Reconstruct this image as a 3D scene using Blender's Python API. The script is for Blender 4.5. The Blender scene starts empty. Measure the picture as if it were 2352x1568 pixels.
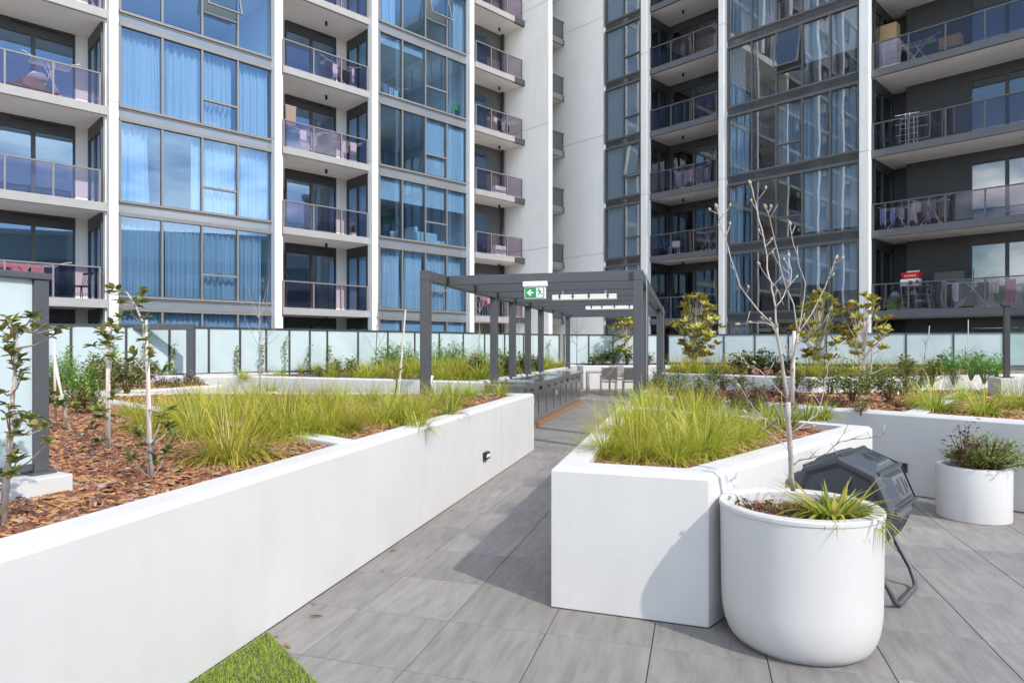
import bpy, math, random
import numpy as np
from mathutils import Vector, Matrix

# ---------------------------------------------------------------- camera, sky, sun, exposure
sc = bpy.context.scene
COL = sc.collection
F_PX, CX, CY, EYE = 1530.0, 1140.0, 797.0, 1.6      # focal length and principal point measured on a 2352 x 1568 view
cam_d = bpy.data.cameras.new('camera')
cam = bpy.data.objects.new('camera', cam_d); COL.objects.link(cam)
cam_d.sensor_width = 36.0
cam_d.lens = F_PX / 2352 * 36.0
cam_d.shift_x = (1176 - CX) / 2352
cam_d.shift_y = (CY - 784) / 2352
cam_d.clip_start = 0.05
cam_d.clip_end = 900
cam.location = (0, 0, EYE)
cam.rotation_euler = (math.radians(90), 0, 0)
sc.camera = cam

SUN_EL, SUN_AZ = 41.0, 137.0          # azimuth clockwise from +Y (the view direction)
world = bpy.data.worlds.new('World'); sc.world = world; world.use_nodes = True
wn = world.node_tree; wn.nodes.clear()
w_out = wn.nodes.new('ShaderNodeOutputWorld')
w_bg = wn.nodes.new('ShaderNodeBackground'); w_bg.inputs['Strength'].default_value = 0.15
sky = wn.nodes.new('ShaderNodeTexSky'); sky.sky_type = 'NISHITA'; sky.sun_disc = False
sky.sun_elevation = math.radians(SUN_EL); sky.sun_rotation = math.radians(SUN_AZ)
sky.air_density = 1.0; sky.dust_density = 0.25; sky.ozone_density = 2.2
# scattered fair-weather clouds, even over the whole sky
w_tc = wn.nodes.new('ShaderNodeTexCoord')
w_map = wn.nodes.new('ShaderNodeMapping'); w_map.inputs['Scale'].default_value = (1.0, 1.0, 2.6)
w_map.inputs['Location'].default_value = (2.86, 2.14, 2.89)
w_noise = wn.nodes.new('ShaderNodeTexNoise'); w_noise.inputs['Scale'].default_value = 2.6
w_noise.inputs['Detail'].default_value = 8; w_noise.inputs['Roughness'].default_value = 0.55
w_ramp = wn.nodes.new('ShaderNodeValToRGB')
w_ramp.color_ramp.elements[0].position = 0.53; w_ramp.color_ramp.elements[1].position = 0.63
w_mix = wn.nodes.new('ShaderNodeMixRGB'); w_mix.inputs['Color2'].default_value = (15, 14.8, 14.5, 1)
wn.links.new(w_tc.outputs['Generated'], w_map.inputs['Vector'])
wn.links.new(w_map.outputs['Vector'], w_noise.inputs['Vector'])
wn.links.new(w_noise.outputs['Fac'], w_ramp.inputs['Fac'])
wn.links.new(w_ramp.outputs['Color'], w_mix.inputs['Fac'])
wn.links.new(sky.outputs['Color'], w_mix.inputs['Color1'])
wn.links.new(w_mix.outputs['Color'], w_bg.inputs['Color'])
wn.links.new(w_bg.outputs['Background'], w_out.inputs['Surface'])

sun_d = bpy.data.lights.new('sun', 'SUN'); sun_d.energy = 2.0; sun_d.angle = math.radians(0.8)
sun_d.color = (1.0, 0.94, 0.85)
sun = bpy.data.objects.new('sun', sun_d); COL.objects.link(sun)
_az, _el = math.radians(SUN_AZ), math.radians(SUN_EL)
to_sun = Vector((math.sin(_az) * math.cos(_el), math.cos(_az) * math.cos(_el), math.sin(_el)))
sun.rotation_euler = to_sun.to_track_quat('Z', 'Y').to_euler()
sun.location = to_sun * 60

sc.view_settings.view_transform = 'Standard'
sc.view_settings.look = 'None'
sc.view_settings.gamma = 1.0
sc.view_settings.use_curve_mapping = False
sc.view_settings.exposure = 1.0
sc.cycles.use_denoising = True
sc.cycles.max_bounces = 8
sc.cycles.diffuse_bounces = 4
sc.cycles.glossy_bounces = 3
sc.cycles.use_adaptive_sampling = True
sc.cycles.adaptive_threshold = 0.02
sc.cycles.transparent_max_bounces = 16
sc.cycles.caustics_reflective = False
sc.cycles.caustics_refractive = False
sc.cycles.sample_clamp_indirect = 6.0

# ---------------------------------------------------------------- helpers
random.seed(7); RNG = np.random.default_rng(7)
rad = math.radians
def ground(x, y, z=0.0):
    """point at height z seen at (x, y) of the 2352-wide view"""
    Y = F_PX * (EYE - z) / (y - CY)
    return Vector(((x - CX) * Y / F_PX, Y, z))
def at(x, y, Y):
    return Vector(((x - CX) * Y / F_PX, Y, EYE - (y - CY) * Y / F_PX))
def px(Y):            # metres per pixel at depth Y
    return Y / F_PX

class MB:
    """collects shapes, builds them as ONE mesh object"""
    def __init__(self): self.v = []; self.f = []; self.m = []; self.cur = 0
    def add(self, vs, fs):
        b = len(self.v); self.v.extend([tuple(p) for p in vs])
        for f in fs: self.f.append([b + i for i in f]); self.m.append(self.cur)
        return self
    def box(self, x0, x1, y0, y1, z0, z1):
        return self.add([(x0,y0,z0),(x1,y0,z0),(x1,y1,z0),(x0,y1,z0),(x0,y0,z1),(x1,y0,z1),(x1,y1,z1),(x0,y1,z1)],
                        [(3,2,1,0),(4,5,6,7),(0,1,5,4),(1,2,6,5),(2,3,7,6),(3,0,4,7)])
    def cbox(self, c, s, rz=0.0, M=None):
        hx, hy, hz = s[0]/2, s[1]/2, s[2]/2
        R = M if M is not None else Matrix.Rotation(rz, 3, 'Z')
        pts = [Vector(c) + R @ Vector(p) for p in [(-hx,-hy,-hz),(hx,-hy,-hz),(hx,hy,-hz),(-hx,hy,-hz),(-hx,-hy,hz),(hx,-hy,hz),(hx,hy,hz),(-hx,hy,hz)]]
        return self.add(pts, [(3,2,1,0),(4,5,6,7),(0,1,5,4),(1,2,6,5),(2,3,7,6),(3,0,4,7)])
    def bar(self, a, b, w, h, up=(0,0,1)):
        """rectangular bar from a to b, w wide across, h along up"""
        a, b = Vector(a), Vector(b); d = (b - a).normalized(); u = Vector(up)
        s = d.cross(u)
        if s.length < 1e-4: s = d.cross(Vector((1,0,0)))
        s.normalize(); u = s.cross(d).normalized()
        q = [(-1,-1),(1,-1),(1,1),(-1,1)]
        pts = [a + s*(i*w/2) + u*(j*h/2) for i,j in q] + [b + s*(i*w/2) + u*(j*h/2) for i,j in q]
        return self.add(pts, [(0,1,2,3),(7,6,5,4),(0,4,5,1),(1,5,6,2),(2,6,7,3),(3,7,4,0)])
    def tube(self, pts, r, n=8, cap=True):
        pts = [Vector(p) for p in pts]
        rs = r if isinstance(r, (list, tuple)) else [r]*len(pts)
        b = len(self.v); N = len(pts); ref = None
        for i, p in enumerate(pts):
            d = (pts[min(i+1,N-1)] - pts[max(i-1,0)])
            d = d.normalized() if d.length > 1e-9 else Vector((0,0,1))
            if ref is None:
                ref = Vector((1,0,0)) if abs(d.x) < 0.8 else Vector((0,1,0))
            s = d.cross(ref)
            if s.length < 1e-5: s = d.cross(Vector((0,1,0.3)))
            s.normalize(); u = s.cross(d).normalized(); ref = u.cross(s) * 0 + u
            ref = Vector(u); s = d.cross(ref).normalized()
            for k in range(n):
                a = 2*math.pi*k/n
                self.v.append(tuple(p + (s*math.cos(a) + u*math.sin(a))*rs[i]))
        for i in range(N-1):
            for k in range(n):
                self.f.append([b+i*n+k, b+i*n+(k+1)%n, b+(i+1)*n+(k+1)%n, b+(i+1)*n+k]); self.m.append(self.cur)
        if cap:
            self.f.append([b+k for k in range(n)][::-1]); self.m.append(self.cur)
            self.f.append([b+(N-1)*n+k for k in range(n)]); self.m.append(self.cur)
        return self
    def lathe(self, prof, n=48, c=(0,0,0), closed=False):
        b = len(self.v); N = len(prof)
        for (r, z) in prof:
            for k in range(n):
                a = 2*math.pi*k/n
                self.v.append((c[0]+r*math.cos(a), c[1]+r*math.sin(a), c[2]+z))
        for i in range(N-1):
            for k in range(n):
                self.f.append([b+i*n+k, b+i*n+(k+1)%n, b+(i+1)*n+(k+1)%n, b+(i+1)*n+k]); self.m.append(self.cur)
        if prof[0][0] > 1e-4 and not closed:
            self.f.append([b+k for k in range(n)][::-1]); self.m.append(self.cur)
        if prof[-1][0] > 1e-4 and not closed:
            self.f.append([b+(N-1)*n+k for k in range(n)]); self.m.append(self.cur)
        return self
    def prism(self, poly, z0, z1):
        n = len(poly)
        return self.add([(p[0],p[1],z0) for p in poly] + [(p[0],p[1],z1) for p in poly],
                        [list(range(n))[::-1], list(range(n,2*n))] + [(i,(i+1)%n,n+(i+1)%n,n+i) for i in range(n)])
    def extrude(self, poly3, d):
        """planar 3-D polygon pushed along vector d"""
        n = len(poly3); d = Vector(d)
        return self.add([Vector(p) for p in poly3] + [Vector(p)+d for p in poly3],
                        [list(range(n))[::-1], list(range(n,2*n))] + [(i,(i+1)%n,n+(i+1)%n,n+i) for i in range(n)])
    def mesh(self, name, mats, smooth=False, auto=None):
        me = bpy.data.meshes.new(name)
        me.from_pydata(self.v, [], self.f)
        for m in (mats if isinstance(mats, (list, tuple)) else [mats]): me.materials.append(m)
        if any(self.m): me.polygons.foreach_set('material_index', self.m)
        if smooth: me.polygons.foreach_set('use_smooth', [True]*len(me.polygons))
        if auto is not None and smooth:
            try: me.set_sharp_from_angle(angle=rad(auto))
            except Exception: pass
        me.update()
        return me
    def build(self, name, mats, parent=None, smooth=False, bevel=0.0, auto=None):
        o = bpy.data.objects.new(name, self.mesh(name, mats, smooth, auto)); COL.objects.link(o)
        if parent is not None: o.parent = parent
        if bevel:
            md = o.modifiers.new('bevel', 'BEVEL'); md.width = bevel; md.segments = 2; md.limit_method = 'ANGLE'; md.angle_limit = rad(40)
        return o
def link(name, me, parent=None):
    o = bpy.data.objects.new(name, me); COL.objects.link(o)
    if parent is not None: o.parent = parent
    return o
def tag(o, label=None, cat=None, group=None, kind=None):
    if label: o['label'] = label
    if cat: o['category'] = cat
    if group: o['group'] = group
    if kind: o['kind'] = kind
    return o
def thing(name, label, cat, loc=(0,0,0), rz=0.0, group=None):
    o = bpy.data.objects.new(name, None); COL.objects.link(o)
    o.empty_display_size = 0.2; o.location = loc; o.rotation_euler = (0,0,rz)
    return tag(o, label, cat, group)
def copy_tree(o, loc=None, rz=None, label=None, parent=None):
    c = o.copy(); COL.objects.link(c); c.parent = parent
    if loc is not None: c.location = loc
    if rz is not None: c.rotation_euler = (0,0,rz)
    if label: c['label'] = label
    for ch in [x for x in bpy.data.objects if x.parent == o]: copy_tree(ch, parent=c)
    return c

# ---------------------------------------------------------------- materials
MATS = {}
def mat(name, col, rough=0.6, metal=0.0, var=0.0, scale=8.0, bump=0.0, bscale=60.0, spec=0.5, stretch=None, transl=0.0, detail=4.0, col2=None):
    m = bpy.data.materials.new(name); m.use_nodes = True; nt = m.node_tree; N = nt.nodes; L = nt.links
    b = N['Principled BSDF']; b.inputs['Base Color'].default_value = (*col, 1); b.inputs['Roughness'].default_value = rough
    b.inputs['Metallic'].default_value = metal
    if 'Specular IOR Level' in b.inputs: b.inputs['Specular IOR Level'].default_value = spec
    tc = N.new('ShaderNodeTexCoord'); vec = tc.outputs['Object']
    if stretch:
        mp = N.new('ShaderNodeMapping'); mp.inputs['Scale'].default_value = stretch; L.new(vec, mp.inputs['Vector']); vec = mp.outputs['Vector']
    if var or col2:
        nz = N.new('ShaderNodeTexNoise'); nz.inputs['Scale'].default_value = scale; nz.inputs['Detail'].default_value = detail; nz.inputs['Roughness'].default_value = 0.6
        L.new(vec, nz.inputs['Vector'])
        rp = N.new('ShaderNodeValToRGB'); e = rp.color_ramp.elements; e[0].position = 0.32; e[1].position = 0.68
        c2 = col2 if col2 else tuple(min(1, c*(1+var)) for c in col); c1 = col if col2 else tuple(c*(1-var) for c in col)
        e[0].color = (*c1, 1); e[1].color = (*c2, 1)
        L.new(nz.outputs['Fac'], rp.inputs['Fac']); L.new(rp.outputs['Color'], b.inputs['Base Color'])
    if bump:
        nb = N.new('ShaderNodeTexNoise'); nb.inputs['Scale'].default_value = bscale; nb.inputs['Detail'].default_value = 5
        L.new(vec, nb.inputs['Vector'])
        bp = N.new('ShaderNodeBump'); bp.inputs['Strength'].default_value = bump; bp.inputs['Distance'].default_value = 0.01
        L.new(nb.outputs['Fac'], bp.inputs['Height']); L.new(bp.outputs['Normal'], b.inputs['Normal'])
    if transl:
        tr = N.new('ShaderNodeBsdfTranslucent'); tr.inputs['Color'].default_value = (*[min(1, c*1.5) for c in col], 1)
        mx = N.new('ShaderNodeMixShader'); mx.inputs['Fac'].default_value = transl
        out = N['Material Output']
        L.new(b.outputs['BSDF'], mx.inputs[1]); L.new(tr.outputs['BSDF'], mx.inputs[2]); L.new(mx.outputs['Shader'], out.inputs['Surface'])
    MATS[name] = m
    return m
def glass(name, tint, base=0.06, rough=0.0, wave=0.0, wscale=0.6, gcol=(1,1,1)):
    """coated sheet glass: a mirror layer that grows with the angle over a tinted clear body"""
    m = bpy.data.materials.new(name); m.use_nodes = True; nt = m.node_tree; N = nt.nodes; L = nt.links
    N.remove(N['Principled BSDF']); out = N['Material Output']
    t = N.new('ShaderNodeBsdfTransparent'); t.inputs['Color'].default_value = (*tint, 1)
    g = N.new('ShaderNodeBsdfGlossy'); g.inputs['Roughness'].default_value = rough; g.inputs['Color'].default_value = (*gcol, 1)
    lw = N.new('ShaderNodeLayerWeight'); lw.inputs['Blend'].default_value = 0.5
    pw_ = N.new('ShaderNodeMath'); pw_.operation = 'POWER'; pw_.inputs[1].default_value = 5.0; L.new(lw.outputs['Facing'], pw_.inputs[0])
    fr = N.new('ShaderNodeMath'); fr.operation = 'MULTIPLY_ADD'; fr.inputs[1].default_value = 0.9; fr.inputs[2].default_value = 0.04; L.new(pw_.outputs[0], fr.inputs[0])
    ad = N.new('ShaderNodeMath'); ad.operation = 'ADD'; ad.use_clamp = True; ad.inputs[1].default_value = base
    mx = N.new('ShaderNodeMixShader')
    L.new(fr.outputs[0], ad.inputs[0]); L.new(ad.outputs[0], mx.inputs['Fac'])
    L.new(t.outputs['BSDF'], mx.inputs[1]); L.new(g.outputs['BSDF'], mx.inputs[2]); L.new(mx.outputs['Shader'], out.inputs['Surface'])
    if wave:
        tc = N.new('ShaderNodeTexCoord'); nz = N.new('ShaderNodeTexNoise'); nz.inputs['Scale'].default_value = wscale; nz.inputs['Detail'].default_value = 1.0
        bp = N.new('ShaderNodeBump'); bp.inputs['Strength'].default_value = 1.0; bp.inputs['Distance'].default_value = wave
        L.new(tc.outputs['Object'], nz.inputs['Vector']); L.new(nz.outputs['Fac'], bp.inputs['Height'])
        L.new(bp.outputs['Normal'], g.inputs['Normal'])
    MATS[name] = m
    return m
def speckle(m, amount=0.6, scale=9.0, thr=0.70, dark=(0.25,0.25,0.26)):
    """a few small scuffs over an already varied paint"""
    nt = m.node_tree; N = nt.nodes; L = nt.links; b = N['Principled BSDF']
    src = b.inputs['Base Color'].links[0].from_socket
    tc = N.new('ShaderNodeTexCoord'); nz = N.new('ShaderNodeTexNoise'); nz.inputs['Scale'].default_value = scale; nz.inputs['Detail'].default_value = 9; nz.inputs['Roughness'].default_value = 0.75
    L.new(tc.outputs['Object'], nz.inputs['Vector'])
    rp = N.new('ShaderNodeValToRGB'); rp.color_ramp.elements[0].position = thr; rp.color_ramp.elements[1].position = thr + 0.02
    L.new(nz.outputs['Fac'], rp.inputs['Fac'])
    ml = N.new('ShaderNodeMath'); ml.operation = 'MULTIPLY'; ml.inputs[1].default_value = amount; L.new(rp.outputs['Color'], ml.inputs[0])
    mx = N.new('ShaderNodeMixRGB'); mx.inputs['Color2'].default_value = (*dark, 1)
    L.new(ml.outputs[0], mx.inputs['Fac']); L.new(src, mx.inputs['Color1']); L.new(mx.outputs['Color'], b.inputs['Base Color'])

def streaks(m, amt=0.07, scale=(9,9,0.55), n=3.0, thr=(0.5,0.8)):
    """faint run marks and wash stains"""
    nt = m.node_tree; N = nt.nodes; L = nt.links; b = N['Principled BSDF']; src = b.inputs['Base Color'].links[0].from_socket
    tc = N.new('ShaderNodeTexCoord'); mp = N.new('ShaderNodeMapping'); mp.inputs['Scale'].default_value = scale; L.new(tc.outputs['Object'], mp.inputs['Vector'])
    nz = N.new('ShaderNodeTexNoise'); nz.inputs['Scale'].default_value = n; nz.inputs['Detail'].default_value = 5; L.new(mp.outputs['Vector'], nz.inputs['Vector'])
    mr = N.new('ShaderNodeMapRange'); mr.inputs['From Min'].default_value = thr[0]; mr.inputs['From Max'].default_value = thr[1]; mr.inputs['To Max'].default_value = amt; L.new(nz.outputs['Fac'], mr.inputs['Value'])
    mx = N.new('ShaderNodeMixRGB'); mx.inputs['Color2'].default_value = (0.20,0.19,0.17,1); L.new(mr.outputs[0], mx.inputs['Fac']); L.new(src, mx.inputs['Color1']); L.new(mx.outputs['Color'], b.inputs['Base Color'])
M_white = mat('planter_paint', (0.60,0.585,0.562), 0.55, var=0.035, scale=1.6, bump=0.09, bscale=30)
speckle(M_white); streaks(M_white, 0.07, (3.0,3.0,0.5), 2.2)
M_pot = mat('pot_glaze', (0.59,0.575,0.552), 0.38, var=0.025, scale=2.0, bump=0.03, bscale=14)
speckle(M_pot, 0.35, 7, 0.71); streaks(M_pot, 0.06, (4,4,0.5))
M_render = mat('facade_render', (0.80,0.785,0.755), 0.7, var=0.03, scale=0.8, bump=0.1, bscale=30)
M_renderB = mat('facade_panel', (0.90,0.87,0.815), 0.6, var=0.03, scale=0.6); streaks(M_renderB, 0.10, (4,4,0.15)); streaks(M_render, 0.10, (4,4,0.15))
M_soffit = mat('soffit_paint', (0.90,0.86,0.80), 0.8, var=0.03, scale=1.2, bump=0.08, bscale=40)
M_fasciaA = mat('fascia_taupe', (0.34,0.325,0.315), 0.6, var=0.05, scale=2.0)
M_fasciaB = mat('fascia_charcoal', (0.115,0.115,0.125), 0.55, var=0.06, scale=2.0)
M_frameA = mat('window_frame_bronze', (0.20,0.19,0.18), 0.42, var=0.05, scale=3)
M_frameB = mat('window_frame_dark', (0.115,0.11,0.105), 0.42, var=0.05, scale=3)
M_dark = mat('charcoal_cladding', (0.045,0.047,0.052), 0.6, var=0.1, scale=3, bump=0.1, bscale=50)
M_darkA = mat('charcoal_render', (0.115,0.11,0.11), 0.7, var=0.1, scale=3)
M_darkframe = mat('door_frame_charcoal', (0.05,0.05,0.053), 0.45)
M_int = mat('room_wall', (0.36,0.37,0.39), 0.9)
M_intfloor = mat('room_floor', (0.32,0.27,0.23), 0.6)
M_spandA = glass('spandrel_glass_light', (0.02,0.02,0.02), 0.06)
M_spA = mat('spandrel_panel_light', (0.19,0.215,0.245), 0.12, var=0.06, scale=1.0, spec=0.7)
M_spB = mat('spandrel_panel_dark', (0.05,0.053,0.058), 0.08, var=0.08, scale=1.0, spec=0.7)
M_glassA = glass('window_glass_blue', (0.72,0.84,0.94), 0.055, gcol=(0.56,0.75,1.0), wave=0.004, wscale=0.35)
M_glassB = glass('window_glass_dark', (0.72,0.79,0.84), 0.06, wave=0.0045, wscale=0.45)
M_balA = glass('balustrade_glass_mauve', (0.72,0.67,0.73), 0.01, gcol=(0.75,0.75,0.85), wave=0.003, wscale=0.4)
M_balB = glass('balustrade_glass_smoke', (0.68,0.65,0.69), 0.0, gcol=(0.7,0.7,0.75), wave=0.006, wscale=0.5)
M_clear = glass('clear_glass', (0.93,0.97,0.95), 0.02)
M_metal = mat('charcoal_powdercoat', (0.075,0.077,0.083), 0.42, var=0.06, scale=5, spec=0.5)
M_metal2 = mat('fence_powdercoat', (0.05,0.05,0.052), 0.45)
M_steel = mat('brushed_steel', (0.58,0.575,0.57), 0.2, metal=1.0, var=0.06, scale=6, stretch=(1,1,0.05))
M_black = mat('black_plastic', (0.018,0.018,0.02), 0.45)
M_galv = mat('zinc_steel', (0.5,0.5,0.52), 0.35, metal=1.0)
M_whiteplastic = mat('white_plastic', (0.8,0.8,0.79), 0.35)
M_cream = mat('cream_diffuser', (0.85,0.80,0.68), 0.35)
M_timber = mat('hardwood_plinth', (0.30,0.155,0.08), 0.55, var=0.3, scale=5, stretch=(0.3,6,6))
M_soil = mat('soil', (0.075,0.045,0.028), 0.95, var=0.4, scale=18, bump=0.6, bscale=40)
M_bark = [mat('bark_chip_red', (0.24,0.085,0.045), 0.85, var=0.3, scale=30), mat('bark_chip_brown', (0.15,0.062,0.038), 0.9, var=0.3, scale=30),
          mat('bark_chip_tan', (0.44,0.225,0.095), 0.8, var=0.25, scale=30), mat('bark_chip_grey', (0.34,0.25,0.215), 0.9, var=0.25, scale=30)]
M_grass = [mat('blade_lime', (0.43,0.44,0.035), 0.5, transl=0.35), mat('blade_green', (0.19,0.25,0.022), 0.5, transl=0.35), mat('blade_straw', (0.55,0.47,0.12), 0.55, transl=0.3)]
M_lirio = [mat('strap_lime', (0.36,0.38,0.05), 0.45, transl=0.35), mat('strap_green', (0.13,0.20,0.03), 0.45, transl=0.35), mat('strap_gold', (0.46,0.40,0.06), 0.45, transl=0.35)]
M_leafd = [mat('leaf_dark', (0.085,0.13,0.03), 0.3, transl=0.2), mat('leaf_mid', (0.16,0.21,0.042), 0.3, transl=0.25), mat('leaf_olive', (0.33,0.30,0.065), 0.35, transl=0.25)]
M_leafb = [mat('leaf_bright', (0.12,0.29,0.03), 0.4, transl=0.3), mat('leaf_bright_pale', (0.21,0.38,0.05), 0.4, transl=0.3), mat('leaf_bright_deep', (0.07,0.18,0.025), 0.4, transl=0.25)]
M_leafm = [mat('magnolia_leaf_top', (0.30,0.31,0.045), 0.22, transl=0.15), mat('magnolia_leaf_light', (0.46,0.42,0.075), 0.25, transl=0.2), mat('magnolia_leaf_under', (0.42,0.20,0.05), 0.7, transl=0.15)]
M_leafr = [mat('leaf_maroon', (0.075,0.022,0.022), 0.4, transl=0.25), mat('leaf_plum', (0.11,0.035,0.030), 0.4, transl=0.25), mat('leaf_rust', (0.13,0.065,0.03), 0.45, transl=0.2)]
M_twig = mat('twig_grey', (0.36,0.30,0.26), 0.85, var=0.25, scale=25)
M_pale = mat('pale_bark', (0.46,0.40,0.36), 0.8, var=0.15, scale=20, bump=0.2, bscale=40)
M_browntwig = mat('brown_twig', (0.15,0.09,0.06), 0.85, var=0.2, scale=25)
M_bud = mat('downy_bud', (0.42,0.34,0.20), 0.8)
M_stake = mat('pine_stake', (0.62,0.54,0.46), 0.75, var=0.12, scale=12, stretch=(8,8,0.6))
M_turf = [mat('turf_green', (0.24,0.35,0.03), 0.6, transl=0.2), mat('turf_lime', (0.38,0.47,0.05), 0.6, transl=0.2), mat('turf_straw', (0.34,0.32,0.10), 0.7)]
def vary(m, lo=0.78, hi=1.22, hue=0.025):
    """each plant a little lighter, darker, greener or yellower than the next"""
    nt = m.node_tree; N = nt.nodes; L = nt.links; b = N['Principled BSDF']; oi = N.new('ShaderNodeObjectInfo')
    hs = N.new('ShaderNodeHueSaturation'); hs.inputs['Color'].default_value = b.inputs['Base Color'].default_value
    for sock, a, c in (('Value', lo, hi), ('Hue', 0.5-hue, 0.5+hue)):
        mr = N.new('ShaderNodeMapRange'); mr.inputs['To Min'].default_value = a; mr.inputs['To Max'].default_value = c; L.new(oi.outputs['Random'], mr.inputs['Value']); L.new(mr.outputs[0], hs.inputs[sock])
    L.new(hs.outputs['Color'], b.inputs['Base Color'])
for m_ in M_grass + M_lirio + M_leafd + M_leafb: vary(m_)
def frosted():
    m = bpy.data.materials.new('frosted_glass'); m.use_nodes = True; nt = m.node_tree; N = nt.nodes; L = nt.links
    b = N['Principled BSDF']; b.inputs['Base Color'].default_value = (0.60,0.70,0.70,1); b.inputs['Roughness'].default_value = 0.22
    tc = N.new('ShaderNodeTexCoord'); nz = N.new('ShaderNodeTexNoise'); nz.inputs['Scale'].default_value = 1.3; nz.inputs['Detail'].default_value = 6; L.new(tc.outputs['Object'], nz.inputs['Vector'])
    rp = N.new('ShaderNodeValToRGB'); rp.color_ramp.elements[0].position = 0.3; rp.color_ramp.elements[0].color = (0.53,0.64,0.645,1); rp.color_ramp.elements[1].position = 0.7; rp.color_ramp.elements[1].color = (0.66,0.75,0.745,1); L.new(nz.outputs['Fac'], rp.inputs['Fac']); L.new(rp.outputs['Color'], b.inputs['Base Color'])
    tr = N.new('ShaderNodeBsdfTranslucent'); tr.inputs['Color'].default_value = (0.68,0.78,0.78,1)
    mx = N.new('ShaderNodeMixShader'); mx.inputs['Fac'].default_value = 0.22
    L.new(b.outputs['BSDF'], mx.inputs[1]); L.new(tr.outputs['BSDF'], mx.inputs[2]); L.new(mx.outputs['Shader'], N['Material Output'].inputs['Surface'])
    return m
M_frost = frosted()
def tile_mat():
    m = bpy.data.materials.new('porcelain_paver'); m.use_nodes = True; nt = m.node_tree; N = nt.nodes; L = nt.links
    b = N['Principled BSDF']; b.inputs['Roughness'].default_value = 0.62
    tc = N.new('ShaderNodeTexCoord'); oi = N.new('ShaderNodeObjectInfo')
    cmb = N.new('ShaderNodeCombineXYZ'); ml = N.new('ShaderNodeMath'); ml.operation = 'MULTIPLY'; ml.inputs[1].default_value = 37.0
    L.new(oi.outputs['Random'], ml.inputs[0]); L.new(ml.outputs[0], cmb.inputs[0]); L.new(ml.outputs[0], cmb.inputs[1]); L.new(ml.outputs[0], cmb.inputs[2])
    ad = N.new('ShaderNodeVectorMath'); ad.operation = 'ADD'; L.new(tc.outputs['Object'], ad.inputs[0]); L.new(cmb.outputs[0], ad.inputs[1])
    mp = N.new('ShaderNodeMapping'); mp.inputs['Scale'].default_value = (7.0, 1.1, 1.0); mp.inputs['Rotation'].default_value = (0,0,0.10); L.new(ad.outputs[0], mp.inputs['Vector'])
    n1 = N.new('ShaderNodeTexNoise'); n1.inputs['Scale'].default_value = 2.6; n1.inputs['Detail'].default_value = 7; n1.inputs['Roughness'].default_value = 0.62; L.new(mp.outputs[0], n1.inputs['Vector'])
    n2 = N.new('ShaderNodeTexNoise'); n2.inputs['Scale'].default_value = 190; n2.inputs['Detail'].default_value = 3; L.new(ad.outputs[0], n2.inputs['Vector'])
    n3 = N.new('ShaderNodeTexNoise'); n3.inputs['Scale'].default_value = 1.7; n3.inputs['Detail'].default_value = 4; L.new(ad.outputs[0], n3.inputs['Vector'])
    r1 = N.new('ShaderNodeValToRGB'); e = r1.color_ramp.elements; e[0].position = 0.33; e[0].color = (0.180,0.167,0.156,1); e[1].position = 0.70; e[1].color = (0.268,0.249,0.232,1)
    L.new(n1.outputs['Fac'], r1.inputs['Fac'])
    def mod(src, fac_sock, lo, hi):
        mr = N.new('ShaderNodeMapRange'); mr.inputs['To Min'].default_value = lo; mr.inputs['To Max'].default_value = hi; mr.inputs['From Min'].default_value = 0.25; mr.inputs['From Max'].default_value = 0.75
        L.new(fac_sock, mr.inputs['Value'])
        vm = N.new('ShaderNodeVectorMath'); vm.operation = 'SCALE'; L.new(src, vm.inputs[0]); L.new(mr.outputs[0], vm.inputs['Scale']); return vm.outputs[0]
    c = mod(r1.outputs['Color'], n2.outputs['Fac'], 0.84, 1.16); c = mod(c, n3.outputs['Fac'], 0.90, 1.10)
    mr = N.new('ShaderNodeMapRange'); mr.inputs['To Min'].default_value = 0.88; mr.inputs['To Max'].default_value = 1.10; L.new(oi.outputs['Random'], mr.inputs['Value'])
    vm = N.new('ShaderNodeVectorMath'); vm.operation = 'SCALE'; L.new(c, vm.inputs[0]); L.new(mr.outputs[0], vm.inputs['Scale'])
    L.new(vm.outputs[0], b.inputs['Base Color'])
    bp = N.new('ShaderNodeBump'); bp.inputs['Strength'].default_value = 0.15; bp.inputs['Distance'].default_value = 0.004; L.new(n2.outputs['Fac'], bp.inputs['Height']); L.new(bp.outputs['Normal'], b.inputs['Normal'])
    return m
M_tile = tile_mat()
M_grout = mat('grout_bed', (0.045,0.043,0.042), 0.9)
M_asphalt = mat('courtyard_concrete', (0.58,0.56,0.53), 0.9, var=0.12, scale=0.6)

# ---------------------------------------------------------------- ground and terrace floor
tag(MB().box(-160, 160, -160, 160, -0.4, -0.06).build('ground', M_asphalt), kind='structure')
ANG = rad(17.0)                       # the paving and pergola run 17 degrees to the right of the view
U = Vector((math.sin(ANG), math.cos(ANG), 0)); V = Vector((math.cos(ANG), -math.sin(ANG), 0))
floor = tag(MB().box(-20, 16, -4, 30, -0.055, -0.014).build('terrace_floor', M_grout), kind='structure')

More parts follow.
